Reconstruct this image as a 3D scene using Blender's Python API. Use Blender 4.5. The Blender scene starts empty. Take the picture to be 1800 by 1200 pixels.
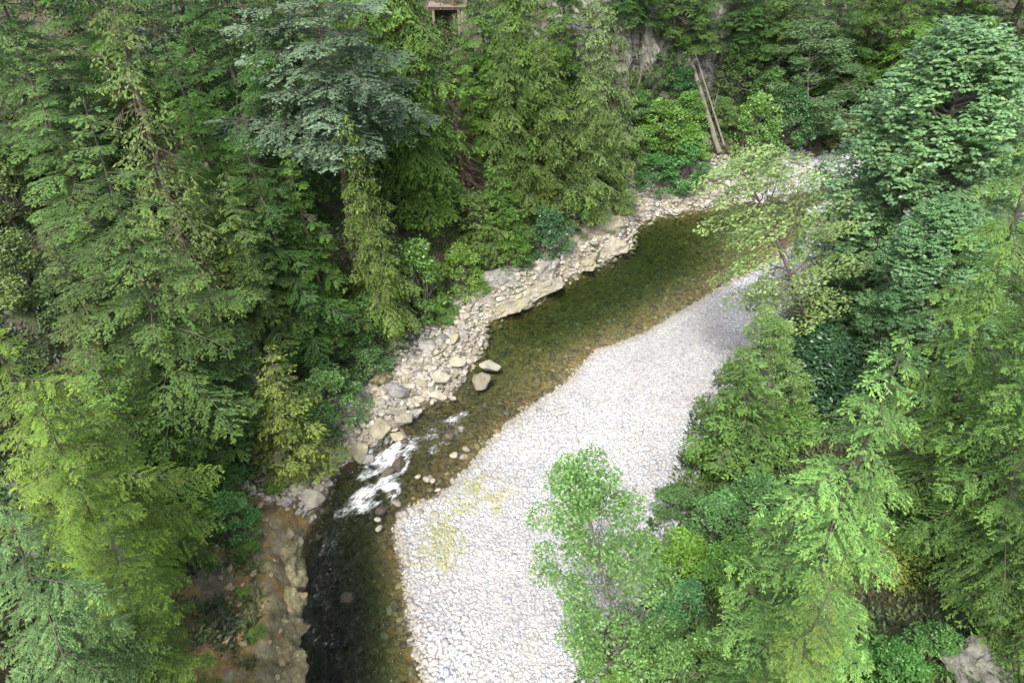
import bpy, bmesh, math, random
import numpy as np
from mathutils import Vector, Matrix, Quaternion

R = math.radians
scene = bpy.context.scene
col = scene.collection

# ------------------------------------------------------------------ camera
CAM_Z, PITCH, F = 60.0, 40.0, 1200.0          # F: focal length in photo pixels (photo is 1800 wide)
cam_d = bpy.data.cameras.new('camera')
cam_d.sensor_width = 36.0
cam_d.lens = 24.0
cam_d.clip_end = 2000
cam = bpy.data.objects.new('camera', cam_d)
cam.location = (0, 0, CAM_Z)
cam.rotation_euler = (R(90 - PITCH), 0, 0)
col.objects.link(cam)
scene.camera = cam

# ------------------------------------------------------------------ sky, sun, exposure
SUN_EL, SUN_AZ = R(58), R(200)                 # azimuth clockwise from +Y
w = bpy.data.worlds.new('World'); scene.world = w; w.use_nodes = True
nt = w.node_tree
sky = nt.nodes.new('ShaderNodeTexSky'); sky.sky_type = 'NISHITA'; sky.sun_disc = False
sky.sun_elevation = SUN_EL; sky.sun_rotation = SUN_AZ
sky.air_density = 1.0; sky.dust_density = 5.0; sky.ozone_density = 0.6
bg = nt.nodes['Background']; bg.inputs['Strength'].default_value = 0.15
nt.links.new(sky.outputs[0], bg.inputs['Color'])
sd = bpy.data.lights.new('sun', 'SUN'); sd.energy = 1.6; sd.angle = R(10); sd.color = (1, .98, .95)
so = bpy.data.objects.new('sun', sd); col.objects.link(so)
sv = Vector((math.sin(SUN_AZ) * math.cos(SUN_EL), math.cos(SUN_AZ) * math.cos(SUN_EL), math.sin(SUN_EL)))
so.rotation_euler = sv.to_track_quat('Z', 'Y').to_euler()
so.location = (0, -20, 120)
scene.view_settings.view_transform = 'Standard'
scene.view_settings.look = 'None'
scene.view_settings.exposure = 1.4
scene.view_settings.gamma = 1
scene.render.engine = 'CYCLES'
scene.cycles.max_bounces = 8
scene.cycles.transparent_max_bounces = 12

# ------------------------------------------------------------------ helpers
cp, sp = math.cos(R(PITCH)), math.sin(R(PITCH))
def ray(px, py):
    x = (np.asarray(px, float) - 900) / F; y = (600 - np.asarray(py, float)) / F
    return np.stack([x, cp + y * sp, -sp + y * cp], -1)
def at(px, py, z=0.0):
    d = ray(px, py); t = (z - CAM_Z) / d[..., 2]
    return np.stack([d[..., 0] * t, d[..., 1] * t, d[..., 2] * t + CAM_Z], -1)
def depth_of(p):                                # distance along the view axis
    return p[1] * cp - (p[2] - CAM_Z) * sp
def vnoise(x, y, s=0):
    xi = np.floor(x).astype(np.int64); yi = np.floor(y).astype(np.int64)
    fx = x - xi; fy = y - yi
    fx = fx * fx * (3 - 2 * fx); fy = fy * fy * (3 - 2 * fy)
    def h(a, b):
        n = (a * 374761393 + b * 668265263 + s * 974634777) & 0x7fffffff
        n = ((n ^ (n >> 13)) * 1274126177) & 0x7fffffff
        n = (n ^ (n >> 16)) & 0x7fffffff
        return (n % 65536) / 65535.0
    return (h(xi, yi) * (1 - fx) + h(xi + 1, yi) * fx) * (1 - fy) + (h(xi, yi + 1) * (1 - fx) + h(xi + 1, yi + 1) * fx) * fy
def fbm(x, y, s=0, o=4):
    r = 0; a = .5
    for i in range(o):
        r = r + a * (vnoise(x, y, s + i * 7) - .5); x = x * 2.03 + 11.3; y = y * 2.03 + 5.1; a *= .5
    return r
def sst(x, a=0., b=1.):
    t = np.clip((x - a) / (b - a), 0, 1); return t * t * (3 - 2 * t)
def nrm(v):
    return v / np.maximum(np.linalg.norm(v, axis=-1, keepdims=True), 1e-9)
def mesh_np(name, V, Fc, cols=None, mat=None, smooth=False):
    me = bpy.data.meshes.new(name)
    V = np.ascontiguousarray(V, np.float32); Fc = np.ascontiguousarray(Fc, np.int32)
    k = Fc.shape[1]
    me.vertices.add(len(V)); me.vertices.foreach_set('co', V.ravel())
    me.loops.add(Fc.size); me.loops.foreach_set('vertex_index', Fc.ravel())
    me.polygons.add(len(Fc)); me.polygons.foreach_set('loop_start', np.arange(0, Fc.size, k, dtype=np.int32))
    if cols is not None:
        a = me.color_attributes.new('tint', 'FLOAT_COLOR', 'POINT')
        c = np.ones((len(V), 4), np.float32); c[:, :cols.shape[1]] = cols
        a.data.foreach_set('color', c.ravel())
    me.polygons.foreach_set('use_smooth', np.full(len(Fc), smooth))
    me.update(calc_edges=True)
    if mat: me.materials.append(mat)
    return me
def link(name, me, parent=None):
    o = bpy.data.objects.new(name, me); col.objects.link(o)
    if parent: o.parent = parent
    return o
def tag(o, label=None, cat=None, group=None, kind=None):
    if label: o['label'] = label
    if cat: o['category'] = cat
    if group: o['group'] = group
    if kind: o['kind'] = kind
    return o

# ------------------------------------------------------------------ materials
def new_mat(name):
    m = bpy.data.materials.new(name); m.use_nodes = True
    n = m.node_tree.nodes; l = m.node_tree.links
    return m, n, l, n['Principled BSDF'], n['Material Output']
def ramp(n, stops):
    r = n.new('ShaderNodeValToRGB'); e = r.color_ramp.elements
    while len(e) < len(stops): e.new(.5)
    for i, (p, c) in enumerate(stops):
        e[i].position = p; e[i].color = (*c, 1) if len(c) == 3 else c
    return r
def mixc(n, l, a, b, f, mode='MIX'):
    m = n.new('ShaderNodeMix'); m.data_type = 'RGBA'; m.blend_type = mode
    for i, v in ((6, a), (7, b)):
        if isinstance(v, tuple): m.inputs[i].default_value = (*v, 1)
        else: l.new(v, m.inputs[i])
    if isinstance(f, (int, float)): m.inputs[0].default_value = f
    else: l.new(f, m.inputs[0])
    return m.outputs[2]
def noise(n, l, scale, detail=4, rough=.55, vec=None):
    t = n.new('ShaderNodeTexNoise'); t.inputs['Scale'].default_value = scale
    t.inputs['Detail'].default_value = detail; t.inputs['Roughness'].default_value = rough
    if vec: l.new(vec, t.inputs['Vector'])
    return t
def bumpn(n, l, h, strength, dist, bsdf):
    b = n.new('ShaderNodeBump'); b.inputs['Strength'].default_value = strength; b.inputs['Distance'].default_value = dist
    l.new(h, b.inputs['Height']); l.new(b.outputs[0], bsdf.inputs['Normal']); return b

def leaf_mat(name, rough=.5, trans=.28, spec=.4):
    m, n, l, b, out = new_mat(name)
    a = n.new('ShaderNodeAttribute'); a.attribute_name = 'tint'
    oi = n.new('ShaderNodeObjectInfo')
    c = mixc(n, l, a.outputs['Color'], oi.outputs['Color'], 1.0, 'MULTIPLY')
    l.new(c, b.inputs['Base Color']); b.inputs['Roughness'].default_value = rough
    b.inputs['Specular IOR Level'].default_value = spec
    t = n.new('ShaderNodeBsdfTranslucent')
    c2 = mixc(n, l, c, (1.25, 1.3, .6), 1.0, 'MULTIPLY'); l.new(c2, t.inputs['Color'])
    ms = n.new('ShaderNodeMixShader'); ms.inputs[0].default_value = trans
    l.new(b.outputs[0], ms.inputs[1]); l.new(t.outputs[0], ms.inputs[2]); l.new(ms.outputs[0], out.inputs['Surface'])
    return m
M_needle = leaf_mat('needles', .6, .25, .15)
M_leaf = leaf_mat('broad leaves', .42, .3, .5)
M_gloss = leaf_mat('glossy leaves', .42, .1, .6)

def bark_mat(name, c1, c2, moss=.3):
    m, n, l, b, out = new_mat(name)
    tc = n.new('ShaderNodeTexCoord'); mp = n.new('ShaderNodeMapping'); mp.inputs['Scale'].default_value = (6, 6, .8)
    l.new(tc.outputs['Object'], mp.inputs[0])
    t = noise(n, l, 2.0, 6, .65, mp.outputs[0])
    r = ramp(n, [(.35, c1), (.65, c2)]); l.new(t.outputs[0], r.inputs[0])
    t2 = noise(n, l, .9, 4, .6, tc.outputs['Object'])
    r2 = ramp(n, [(.5, (0, 0, 0)), (.68, (moss,) * 3)]); l.new(t2.outputs[0], r2.inputs[0])
    l.new(mixc(n, l, r.outputs[0], (.07, .085, .03), r2.outputs[0]), b.inputs['Base Color'])
    b.inputs['Roughness'].default_value = .9
    bumpn(n, l, t.outputs[0], .8, .08, b)
    return m
M_bark = bark_mat('conifer bark', (.06, .048, .038), (.17, .14, .115), .5)
M_bark2 = bark_mat('alder bark', (.08, .07, .06), (.26, .24, .21), .5)
M_dead = bark_mat('weathered dead wood', (.07, .06, .05), (.23, .20, .17), .8)
M_deadred = bark_mat('brown dead twigs', (.13, .085, .055), (.24, .17, .12), .1)

def rock_mat(name, base1, base2, lichen, lam, dark=(.06, .055, .05), top=None):
    m, n, l, b, out = new_mat(name)
    g = n.new('ShaderNodeNewGeometry'); P = g.outputs['Position']
    t = noise(n, l, .7, 8, .65, P); r = ramp(n, [(.36, base1), (.62, base2)]); l.new(t.outputs[0], r.inputs[0])
    t2 = noise(n, l, 1.7, 8, .7, P); r2 = ramp(n, [(.5, (0, 0, 0)), (.62, (lam,) * 3)]); l.new(t2.outputs[0], r2.inputs[0])
    c = mixc(n, l, r.outputs[0], lichen, r2.outputs[0])
    t3 = noise(n, l, 5.0, 8, .75, P); r3 = ramp(n, [(.60, (0, 0, 0)), (.68, (.8,) * 3)]); l.new(t3.outputs[0], r3.inputs[0])
    c = mixc(n, l, c, dark, r3.outputs[0])
    t4 = noise(n, l, 9.0, 4, .7, P); r4 = ramp(n, [(.64, (0, 0, 0)), (.70, (.7,) * 3)]); l.new(t4.outputs[0], r4.inputs[0])
    c = mixc(n, l, c, (.55, .54, .5), r4.outputs[0])
    if top:
        sn = n.new('ShaderNodeSeparateXYZ'); l.new(g.outputs['Normal'], sn.inputs[0])
        tm = noise(n, l, 1.1, 6, .7, P); ma = n.new('ShaderNodeMath'); ma.operation = 'MULTIPLY'; l.new(sn.outputs[2], ma.inputs[0]); l.new(tm.outputs[0], ma.inputs[1])
        rt = ramp(n, [(.38, (0, 0, 0)), (.50, (.6,) * 3)]); l.new(ma.outputs[0], rt.inputs[0]); c = mixc(n, l, c, top, rt.outputs[0])
    oi = n.new('ShaderNodeObjectInfo')
    rr = ramp(n, [(0, (.75, .75, .78)), (1, (1.2, 1.18, 1.1))]); l.new(oi.outputs['Random'], rr.inputs[0])
    c = mixc(n, l, c, rr.outputs[0], 1.0, 'MULTIPLY')
    l.new(c, b.inputs['Base Color']); b.inputs['Roughness'].default_value = .85
    bumpn(n, l, t3.outputs[0], .7, .12, b)
    return m
M_rock = rock_mat('pale bank rock', (.17, .16, .13), (.35, .335, .275), (.27, .27, .15), .6)
M_rockgrey = rock_mat('grey cliff rock', (.14, .135, .13), (.33, .32, .30), (.10, .12, .05), .6)
M_rockmoss = rock_mat('lichen yellow rock', (.19, .175, .13), (.32, .31, .22), (.23, .23, .10), .75)
M_cliff = rock_mat('dark cliff rock', (.07, .068, .062), (.20, .195, .18), (.06, .085, .03), .9)
M_rockwet = rock_mat('wet river rock', (.04, .032, .026), (.11, .085, .065), (.05, .05, .03), .5, (.02, .02, .02))

# ------------------------------------------------------------------ banks (photo pixels -> world, at water level)
LBp = [(500, 1700), (515, 1400), (522, 1200), (530, 1060), (524, 990), (540, 935), (568, 880), (585, 830), (640, 785), (700, 755), (728, 715), (790, 695), (815, 655),
       (845, 612), (855, 565), (930, 530), (1000, 488), (1060, 458), (1108, 428), (1122, 395), (1160, 376), (1250, 364),
       (1330, 350), (1420, 332), (1500, 316), (1620, 296), (1800, 285), (2100, 290)]
RWp = [(900, 1700), (800, 1400), (748, 1200), (722, 1100), (708, 1000), (694, 930), (712, 895), (775, 870), (830, 815), (880, 755), (930, 715), (1000, 668),
       (1045, 618), (1130, 588), (1200, 545), (1290, 493), (1345, 462), (1400, 425), (1480, 392), (1580, 372), (1800, 350), (2100, 340)]
RTp = [(1000, 1700), (1010, 1400), (1020, 1200), (1050, 1130), (1160, 1040), (1140, 950), (1180, 880), (1205, 800), (1225, 720), (1290, 650),
       (1370, 590), (1410, 540), (1480, 500), (1580, 450), (1700, 425), (2000, 400)]
LB = at(*np.array(LBp).T)[:, :2]; RW = at(*np.array(RWp).T)[:, :2]; RT = at(*np.array(RTp).T)[:, :2]
def sdist(poly, X, Y):
    """signed distance (positive on the left of the line), and fractional index of the nearest point"""
    best = np.full(X.shape, 1e9); sg = np.zeros(X.shape); ix = np.zeros(X.shape)
    for i in range(len(poly) - 1):
        a, b = poly[i], poly[i + 1]; d = b - a; L2 = d @ d
        u = np.clip(((X - a[0]) * d[0] + (Y - a[1]) * d[1]) / L2, 0, 1)
        qx = X - (a[0] + d[0] * u); qy = Y - (a[1] + d[1] * u)
        dd = np.hypot(qx, qy); s = np.sign(d[0] * qy - d[1] * qx)
        m = dd < best - 1e-9
        best = np.where(m, dd, best); sg = np.where(m, s, sg); ix = np.where(m, i + u, ix)
    return best * np.where(sg == 0, 1, sg), ix
n_lb = len(LBp)
# per-point profile of the left bank: shelf height, shelf width, slope beyond it
sh_h = np.interp(np.arange(n_lb), [0, 2, 5, 6, 8, 13, 15, 18, 20, 27], [4.2, 4.2, 3.4, 1.6, 1.5, 1.8, 2.6, 2.8, 1.2, 1.2])
sh_w = np.interp(np.arange(n_lb), [0, 2, 5, 7, 12, 14, 16, 18, 20, 23, 25, 27], [4.4, 4.4, 4.6, 6, 7, 7, 5, 3.4, 4, 6, 14, 14])
sl_k = np.interp(np.arange(n_lb), [0, 4, 8, 12, 18, 20, 27], [.75, .7, .85, 1.0, 1.15, 1.05, .95])
def lower_bound_height(X, Y):
    X = np.asarray(X, float); Y = np.asarray(Y, float)
    dl, il = sdist(LB, X, Y); dw, _ = sdist(RW, X, Y); dt, it = sdist(RT, X, Y)
    k = np.arange(n_lb)
    H1 = np.interp(il, k, sh_h); W1 = np.interp(il, k, sh_w); K = np.interp(il, k, sl_k)
    # left bank
    n1 = fbm(X / 9, Y / 9, 3, 4); n2 = fbm(X / 2.2, Y / 2.2, 9, 4)
    e = np.maximum(dl - W1, 0)
    rise = K * e; cap = 46
    rise = cap * (1 - np.exp(-rise / cap * 1.15))
    cliff = np.interp(il, [18, 20, 22, 24], [0, 1, 1, 0]) * sst(e, 14, 20) * 9
    zl = H1 * sst(dl, -.2, np.maximum(W1 * .5, 1.0)) + rise + cliff + n1 * 7 * sst(dl, 3, 14) + n2 * 1.5 * sst(dl, .3, 3) + fbm(X / .9, Y / .9, 55, 2) * .7 * sst(dl, .5, 1.5) * (il < 6)
    # bar and right bank
    bar = 1.3 * sst(-dw, 0, 14) + .05 + fbm(X / 5, Y / 5, 21, 3) * .5 * sst(-dw, .5, 4)
    e2 = np.maximum(-dt, 0)
    flat = np.interp(it, [0, 3, 6, 10, 13, 15], [1, 2, 3, 9, 9, 6])
    r2 = .68 * np.maximum(e2 - flat, 0); r2 = 50 * (1 - np.exp(-r2 / 50 * 1.1))
    zr = bar + .5 * sst(e2, 0, 3) + .10 * np.minimum(e2, flat) + r2 + (n1 * 5 * sst(e2, 4, 16) + n2 * .9 * sst(e2, .3, 3))
    # bed
    a = np.maximum(-dl, 0); b = np.maximum(dw, 0)
    u = b / (a + b + 1e-6)
    md = np.interp(il, [0, 3, 5, 7, 9, 11, 13, 15, 19, 21, 23, 27], [7, 7, 6, 2.2, .8, .8, 1.4, 2.4, 2.7, 1.5, .7, .8])
    zb = -md * sst(u, 0, .72) * sst(a, -.1, 1.2) - .10 + fbm(X / 1.6, Y / 1.6, 33, 3) * .35 * np.minimum(1, md)
    z = np.where(dl > 0, zl, np.where(dw > 0, np.minimum(zb, -.03), zr))
    edge = sst(dw, -.6, .6)
    return z, dl, dw, dt, il
# terrain grid: fine in the gorge, coarser outwards
def lines(a, b, step, lo, hi):
    v = list(np.arange(a, b, step)); s = step; x = v[-1]
    while x < hi: s = min(s * 1.12, 25); x += s; v.append(x)
    s = step; x = v[0]
    while x > lo: s = min(s * 1.12, 25); x -= s; v.insert(0, x)
    return np.array(v)
gx = lines(-46, 74, .36, -420, 450); gy = lines(16, 134, .36, -250, 600)
GX, GY = np.meshgrid(gx, gy)
GZ, DL, DW, DT, IL = lower_bound_height(GX, GY)
def height(x, y):
    x = np.asarray(x, float); y = np.asarray(y, float)
    i = np.clip(np.searchsorted(gx, x) - 1, 0, len(gx) - 2); j = np.clip(np.searchsorted(gy, y) - 1, 0, len(gy) - 2)
    u = np.clip((x - gx[i]) / (gx[i + 1] - gx[i]), 0, 1); v = np.clip((y - gy[j]) / (gy[j + 1] - gy[j]), 0, 1)
    return (GZ[j, i] * (1 - u) + GZ[j, i + 1] * u) * (1 - v) + (GZ[j + 1, i] * (1 - u) + GZ[j + 1, i + 1] * u) * v
def hit(px, py):
    """where the sight line through a photo pixel meets the ground"""
    d = ray(px, py); ts = np.linspace(12, 420, 3000)
    P = d[None] * ts[:, None]; z = P[:, 2] + CAM_Z
    k = np.argmax(z < height(P[:, 0], P[:, 1]))
    if k == 0: k = len(ts) - 1
    p = P[k].copy(); p[2] = height(p[0], p[1]); return p

nv = GX.size; nyy, nxx = GX.shape
V = np.stack([GX.ravel(), GY.ravel(), GZ.ravel()], -1)
ii = (np.arange(nyy - 1)[:, None] * nxx + np.arange(nxx - 1)[None]).ravel()
Fq = np.stack([ii, ii + 1, ii + 1 + nxx, ii + nxx], -1)
# soil / rock / gravel zones (what the ground is made of)
def mixv(a, b, f): return a * (1 - f[..., None]) + np.asarray(b, float) * f[..., None]
C = np.zeros((*GX.shape, 3)) + np.array([.055, .042, .026])
nn = fbm(GX / 3, GY / 3, 51, 5); n3 = fbm(GX / 1.1, GY / 1.1, 61, 4); n4 = fbm(GX / 12, GY / 12, 71, 4)
C = mixv(C, (.035, .060, .016), sst(nn, -.12, .06))
C = mixv(C, (.16, .15, .13), sst(n3 + nn, .24, .32) * (DL > 0))
cl = np.interp(IL, [18.5, 20, 22.5, 24], [0, 1, 1, 0]) * sst(DL, 17, 21) * sst(-DL, -34, -28)
C = mixv(C, (.25, .235, .22), cl * sst(n3, -.15, .1))
shelf = sst(-DL, -9.0, -5.5) * (DL > 0) * sst(IL, 5.0, 6.0)
C = mixv(C, (.24, .22, .16), shelf * sst(n3, -.2, .05))
bluff = sst(-DL, -11, -8) * (DL > 0) * (1 - sst(IL, 5.0, 6.2))
C = mixv(C, (.235, .150, .045), bluff * sst(nn, -.22, -.05))
C = mixv(C, (.13, .10, .055), bluff * sst(n3 - nn, .06, .16))
C = mixv(C, (.07, .095, .022), bluff * sst(n3 + nn, .08, .18) * .6)
n5 = fbm(GX / .8, GY / .8, 91, 3)
C = mixv(C, (.15, .125, .06), bluff * (1 - sst(DL, 2.2, 4.2)) * sst(n5, -.15, .0))
C = mixv(C, (.25, .21, .10), bluff * (1 - sst(DL, 1.5, 4.5)) * sst(n5 + n3 * .5, .0, .12))
C = mixv(C, (.28, .27, .22), bluff * sst(n5, .2, .26) * .5)
barm = (DL < 0) * (DW < 0) * sst(DT, -2.0, .2)
C = mixv(C, (.33, .325, .31), barm)
bed = (DL < 0) * (DW > 0)
C = mixv(C, (.17, .125, .04), bed * 1.0)
m, n, l, b, out = new_mat('ground')
a = n.new('ShaderNodeAttribute'); a.attribute_name = 'tint'
g = n.new('ShaderNodeNewGeometry')
t = noise(n, l, 1.3, 9, .7, g.outputs['Position']); r = ramp(n, [(.3, (.45, .45, .45)), (.7, (1.5, 1.5, 1.5))]); l.new(t.outputs[0], r.inputs[0])
c = mixc(n, l, a.outputs['Color'], r.outputs[0], 1, 'MULTIPLY')
t2 = noise(n, l, 4.5, 6, .7, g.outputs['Position']); r2 = ramp(n, [(.575, (0, 0, 0)), (.64, (.6,) * 3)]); l.new(t2.outputs[0], r2.inputs[0])
c = mixc(n, l, c, (.33, .31, .28), r2.outputs[0])
l.new(c, b.inputs['Base Color']); b.inputs['Roughness'].default_value = .95
bumpn(n, l, t.outputs[0], .9, .35, b)
M_ground = m
o = link('ground', mesh_np('ground', V, Fq, C.reshape(-1, 3), M_ground, True)); tag(o, kind='structure')

# ------------------------------------------------------------------ water
wx = np.arange(-40, 112, .34); wy = np.arange(8, 142, .34)
WX, WY = np.meshgrid(wx, wy)
wdl, wil = sdist(LB, WX, WY); wdw, _ = sdist(RW, WX, WY)
rough = np.interp(wil, [0, 4, 6, 8, 11, 12.5, 20, 22, 24, 27], [.7, .8, 1, 1, .8, .3, .25, .5, .9, .9])
def seg(X, Y, p, q, r):
    a = at(*p)[:2]; b2 = at(*q)[:2]; d = b2 - a
    u = np.clip(((X - a[0]) * d[0] + (Y - a[1]) * d[1]) / (d @ d), 0, 1)
    return 1 - sst(np.hypot(X - a[0] - d[0] * u, Y - a[1] - d[1] * u), r * .25, r)
foam_segs = [((722, 778), (655, 815), 2.0, 1.0), ((700, 800), (640, 838), 1.3, .95), ((718, 792), (706, 828), .9, .8), ((684, 850), (632, 880), 2.1, 1.05), ((690, 862), (640, 888), 1.7, 1.0),
             ((640, 886), (600, 902), 1.6, .5), ((690, 770), (655, 800), 1.0, .6), ((668, 780), (640, 800), .8, .5), ((800, 738), (740, 775), 1.5, .5), ((810, 755), (760, 790), 1.2, .52), ((815, 728), (790, 740), 1.0, .7), ((770, 730), (720, 760), 1.2, .36),
             ((700, 830), (688, 850), .8, .6), ((690, 880), (682, 900), .5, .5), ((600, 900), (560, 990), 1.6, .32), ((575, 985), (545, 1150), 2.6, .28), ((650, 900), (620, 1150), 2.5, .16),
             ((1468, 360), (1430, 372), 2.2, 1.0), ((1475, 350), (1440, 355), 2.0, .5), ((1400, 352), (1380, 360), 1.5, .35)]
fm = np.zeros(WX.shape)
for p, q, rr, s in foam_segs: fm = np.maximum(fm, seg(WX, WY, p, q, rr) * s)
# waves run along the flow
fl = at(730, 780)[:2] - at(600, 880)[:2]; fl /= np.linalg.norm(fl)
ua = WX * fl[0] + WY * fl[1]; va = -WX * fl[1] + WY * fl[0]
fm *= np.clip(.78 + 1.7 * fbm(WX / .9 + 3, WY / .9, 19, 3), .25, 1.15)
WZ = rough * (fbm(ua / 1.6, va / .8, 5, 4) * .45 + fbm(ua / 4, va / 2, 15, 3) * .22) + fm * .26 * (.5 + fbm(WX / .7, WY / .7, 8, 4) * 2)
WZ = np.where(wdl > 1.5, -.02, WZ); WZ = np.where(wdw < -1.0, -.02, WZ)
WZ *= sst(-wdl, -1.5, .8)
WZ[0] = WZ[-1] = 0; WZ[:, 0] = WZ[:, -1] = 0
ny, nx = WX.shape
V = np.stack([WX.ravel(), WY.ravel(), WZ.ravel()], -1)
ii = (np.arange(ny - 1)[:, None] * nx + np.arange(nx - 1)[None]).ravel()
Fw = np.stack([ii, ii + 1, ii + 1 + nx, ii + nx], -1)
Vb = np.array([[wx[0], wy[0], -7], [wx[-1], wy[0], -7], [wx[-1], wy[-1], -7], [wx[0], wy[-1], -7]])
me = bpy.data.meshes.new('river')
bb = len(V)
bot = list(range(0, nx)); top = list(range((ny - 1) * nx, ny * nx)); lef = list(range(0, ny * nx, nx)); rig = list(range(nx - 1, ny * nx, nx))
faces = Fw.tolist() + [[bb, bb + 3, bb + 2, bb + 1], [bb, bb + 1] + bot[::-1], [bb + 2, bb + 3] + top, [bb + 1, bb + 2] + rig[::-1], [bb + 3, bb] + lef]
me.from_pydata(np.vstack([V, Vb]).tolist(), [], faces)
ca = me.color_attributes.new('tint', 'FLOAT_COLOR', 'POINT')
cc = np.zeros((len(V) + 4, 4), np.float32); cc[:len(V), 0] = fm.ravel(); cc[:len(V), 1] = rough.ravel(); cc[:, 3] = 1
ca.data.foreach_set('color', cc.ravel())
me.polygons.foreach_set('use_smooth', [True] * len(Fw) + [False] * 5)
m, n, l, b, out = new_mat('river water')
n.remove(b)
a = n.new('ShaderNodeAttribute'); a.attribute_name = 'tint'
sx = n.new('ShaderNodeSeparateColor'); l.new(a.outputs['Color'], sx.inputs[0])
g = n.new('ShaderNodeNewGeometry')
mp = n.new('ShaderNodeMapping'); mp.inputs['Rotation'].default_value = (0, 0, -math.atan2(fl[1], fl[0]))
l.new(g.outputs['Position'], mp.inputs[0])
mp2 = n.new('ShaderNodeMapping'); mp2.inputs['Scale'].default_value = (.9, 2.6, 1); l.new(mp.outputs[0], mp2.inputs[0])
t = noise(n, l, 1.6, 6, .6, mp2.outputs[0])
bp = n.new('ShaderNodeBump'); bp.inputs['Distance'].default_value = .4
mm = n.new('ShaderNodeMath'); mm.operation = 'MULTIPLY'; l.new(sx.outputs[1], mm.inputs[0]); mm.inputs[1].default_value = 1.3; l.new(mm.outputs[0], bp.inputs['Strength'])
l.new(t.outputs[0], bp.inputs['Height'])
gl = n.new('ShaderNodeBsdfGlossy'); gl.inputs['Roughness'].default_value = .05; l.new(bp.outputs[0], gl.inputs['Normal'])
tr = n.new('ShaderNodeBsdfTransparent')
fr = n.new('ShaderNodeFresnel'); fr.inputs['IOR'].default_value = 1.33; l.new(bp.outputs[0], fr.inputs['Normal'])
m1 = n.new('ShaderNodeMixShader'); l.new(fr.outputs[0], m1.inputs[0]); l.new(tr.outputs[0], m1.inputs[1]); l.new(gl.outputs[0], m1.inputs[2])
fo = n.new('ShaderNodeBsdfPrincipled'); fo.inputs['Base Color'].default_value = (.62, .66, .66, 1); fo.inputs['Roughness'].default_value = .7
mp3 = n.new('ShaderNodeMapping'); mp3.inputs['Scale'].default_value = (.8, 3.0, 1); l.new(mp.outputs[0], mp3.inputs[0])
t3 = noise(n, l, 2.2, 8, .72, mp3.outputs[0])
# foam where mask + streaky noise is high
ad = n.new('ShaderNodeMath'); ad.operation = 'MULTIPLY_ADD'; l.new(t3.outputs[0], ad.inputs[0]); ad.inputs[1].default_value = 3.0; ad.inputs[2].default_value = -1.95
a2 = n.new('ShaderNodeMath'); a2.operation = 'ADD'; l.new(ad.outputs[0], a2.inputs[0]); l.new(sx.outputs[0], a2.inputs[1])
mr = n.new('ShaderNodeMapRange'); mr.inputs['From Min'].default_value = .02; mr.inputs['From Max'].default_value = .75; l.new(a2.outputs[0], mr.inputs[0])
m2 = n.new('ShaderNodeMixShader'); l.new(mr.outputs[0], m2.inputs[0]); l.new(m1.outputs[0], m2.inputs[1]); l.new(fo.outputs[0], m2.inputs[2])
l.new(m2.outputs[0], out.inputs['Surface'])
va_ = n.new('ShaderNodeVolumeAbsorption'); va_.inputs['Color'].default_value = (.43, .60, .31, 1); va_.inputs['Density'].default_value = .45
l.new(va_.outputs[0], out.inputs['Volume'])
me.materials.append(m)
river = link('river', me); tag(river, kind='structure')

# ------------------------------------------------------------------ stones
def ico(sub):
    bm = bmesh.new(); bmesh.ops.create_icosphere(bm, subdivisions=sub, radius=1)
    v = np.array([x.co[:] for x in bm.verts]); f = np.array([[q.index for q in x.verts] for x in bm.faces]); bm.free(); return v, f
ICO1, ICO3, ICO4 = ico(1), ico(3), ico(4)
ICO2 = ico(2); ICO5 = ico(5)
rng = np.random.default_rng(7)
def scatter_stones(name, P, S, cols, base, squash=(.38, .62), facet=0.0, smooth=True, mat=None, sink=.25):
    bv, bf = base; N = len(P)
    az = rng.uniform(0, 6.28, N); ti = rng.normal(0, .25, N)
    sc = np.stack([S * rng.uniform(.95, 1.35, N), S * rng.uniform(.75, 1.0, N), S * rng.uniform(*squash, N)], -1)
    v = bv[None] * sc[:, None] * (1 + rng.normal(0, .09 + facet, (N, len(bv), 1)))
    c, s = np.cos(ti)[:, None], np.sin(ti)[:, None]
    y = v[..., 1] * c - v[..., 2] * s; z = v[..., 1] * s + v[..., 2] * c; x = v[..., 0]
    c, s = np.cos(az)[:, None], np.sin(az)[:, None]
    X = x * c - y * s; Yy = x * s + y * c
    W = np.stack([X + P[:, 0:1], Yy + P[:, 1:2], z + P[:, 2:3] + (sc[:, 2:3] * (1 - 2 * sink))], -1)
    Fc = (bf[None] + (np.arange(N) * len(bv))[:, None, None]).reshape(-1, 3)
    return mesh_np(name, W.reshape(-1, 3), Fc, np.repeat(cols, len(bv), 0), mat, smooth)
m, n, l, b, out = new_mat('cobbles')
a = n.new('ShaderNodeAttribute'); a.attribute_name = 'tint'; g = n.new('ShaderNodeNewGeometry')
t = noise(n, l, 6, 5, .7, g.outputs['Position']); r = ramp(n, [(.3, (.72,) * 3), (.7, (1.2,) * 3)]); l.new(t.outputs[0], r.inputs[0])
l.new(mixc(n, l, a.outputs['Color'], r.outputs[0], 1, 'MULTIPLY'), b.inputs['Base Color']); b.inputs['Roughness'].default_value = .8
M_cob = m
def cells(step, x0=-32, x1=75, y0=18, y1=128):
    X, Y = np.meshgrid(np.arange(x0, x1, step), np.arange(y0, y1, step))
    X = X.ravel() + rng.uniform(-.5, .5, X.size) * step; Y = Y.ravel() + rng.uniform(-.5, .5, Y.size) * step
    return X, Y
def in_view(X, Y, Z, m=60):
    dp = Y * cp - (Z - CAM_Z) * sp
    px = 900 + F * X / dp; py = 600 - F * (Y * sp + (Z - CAM_Z) * cp) / dp
    return (px > -m) & (px < 1800 + m) & (py > -m) & (py < 1200 + m) & (dp > 5)
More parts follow.
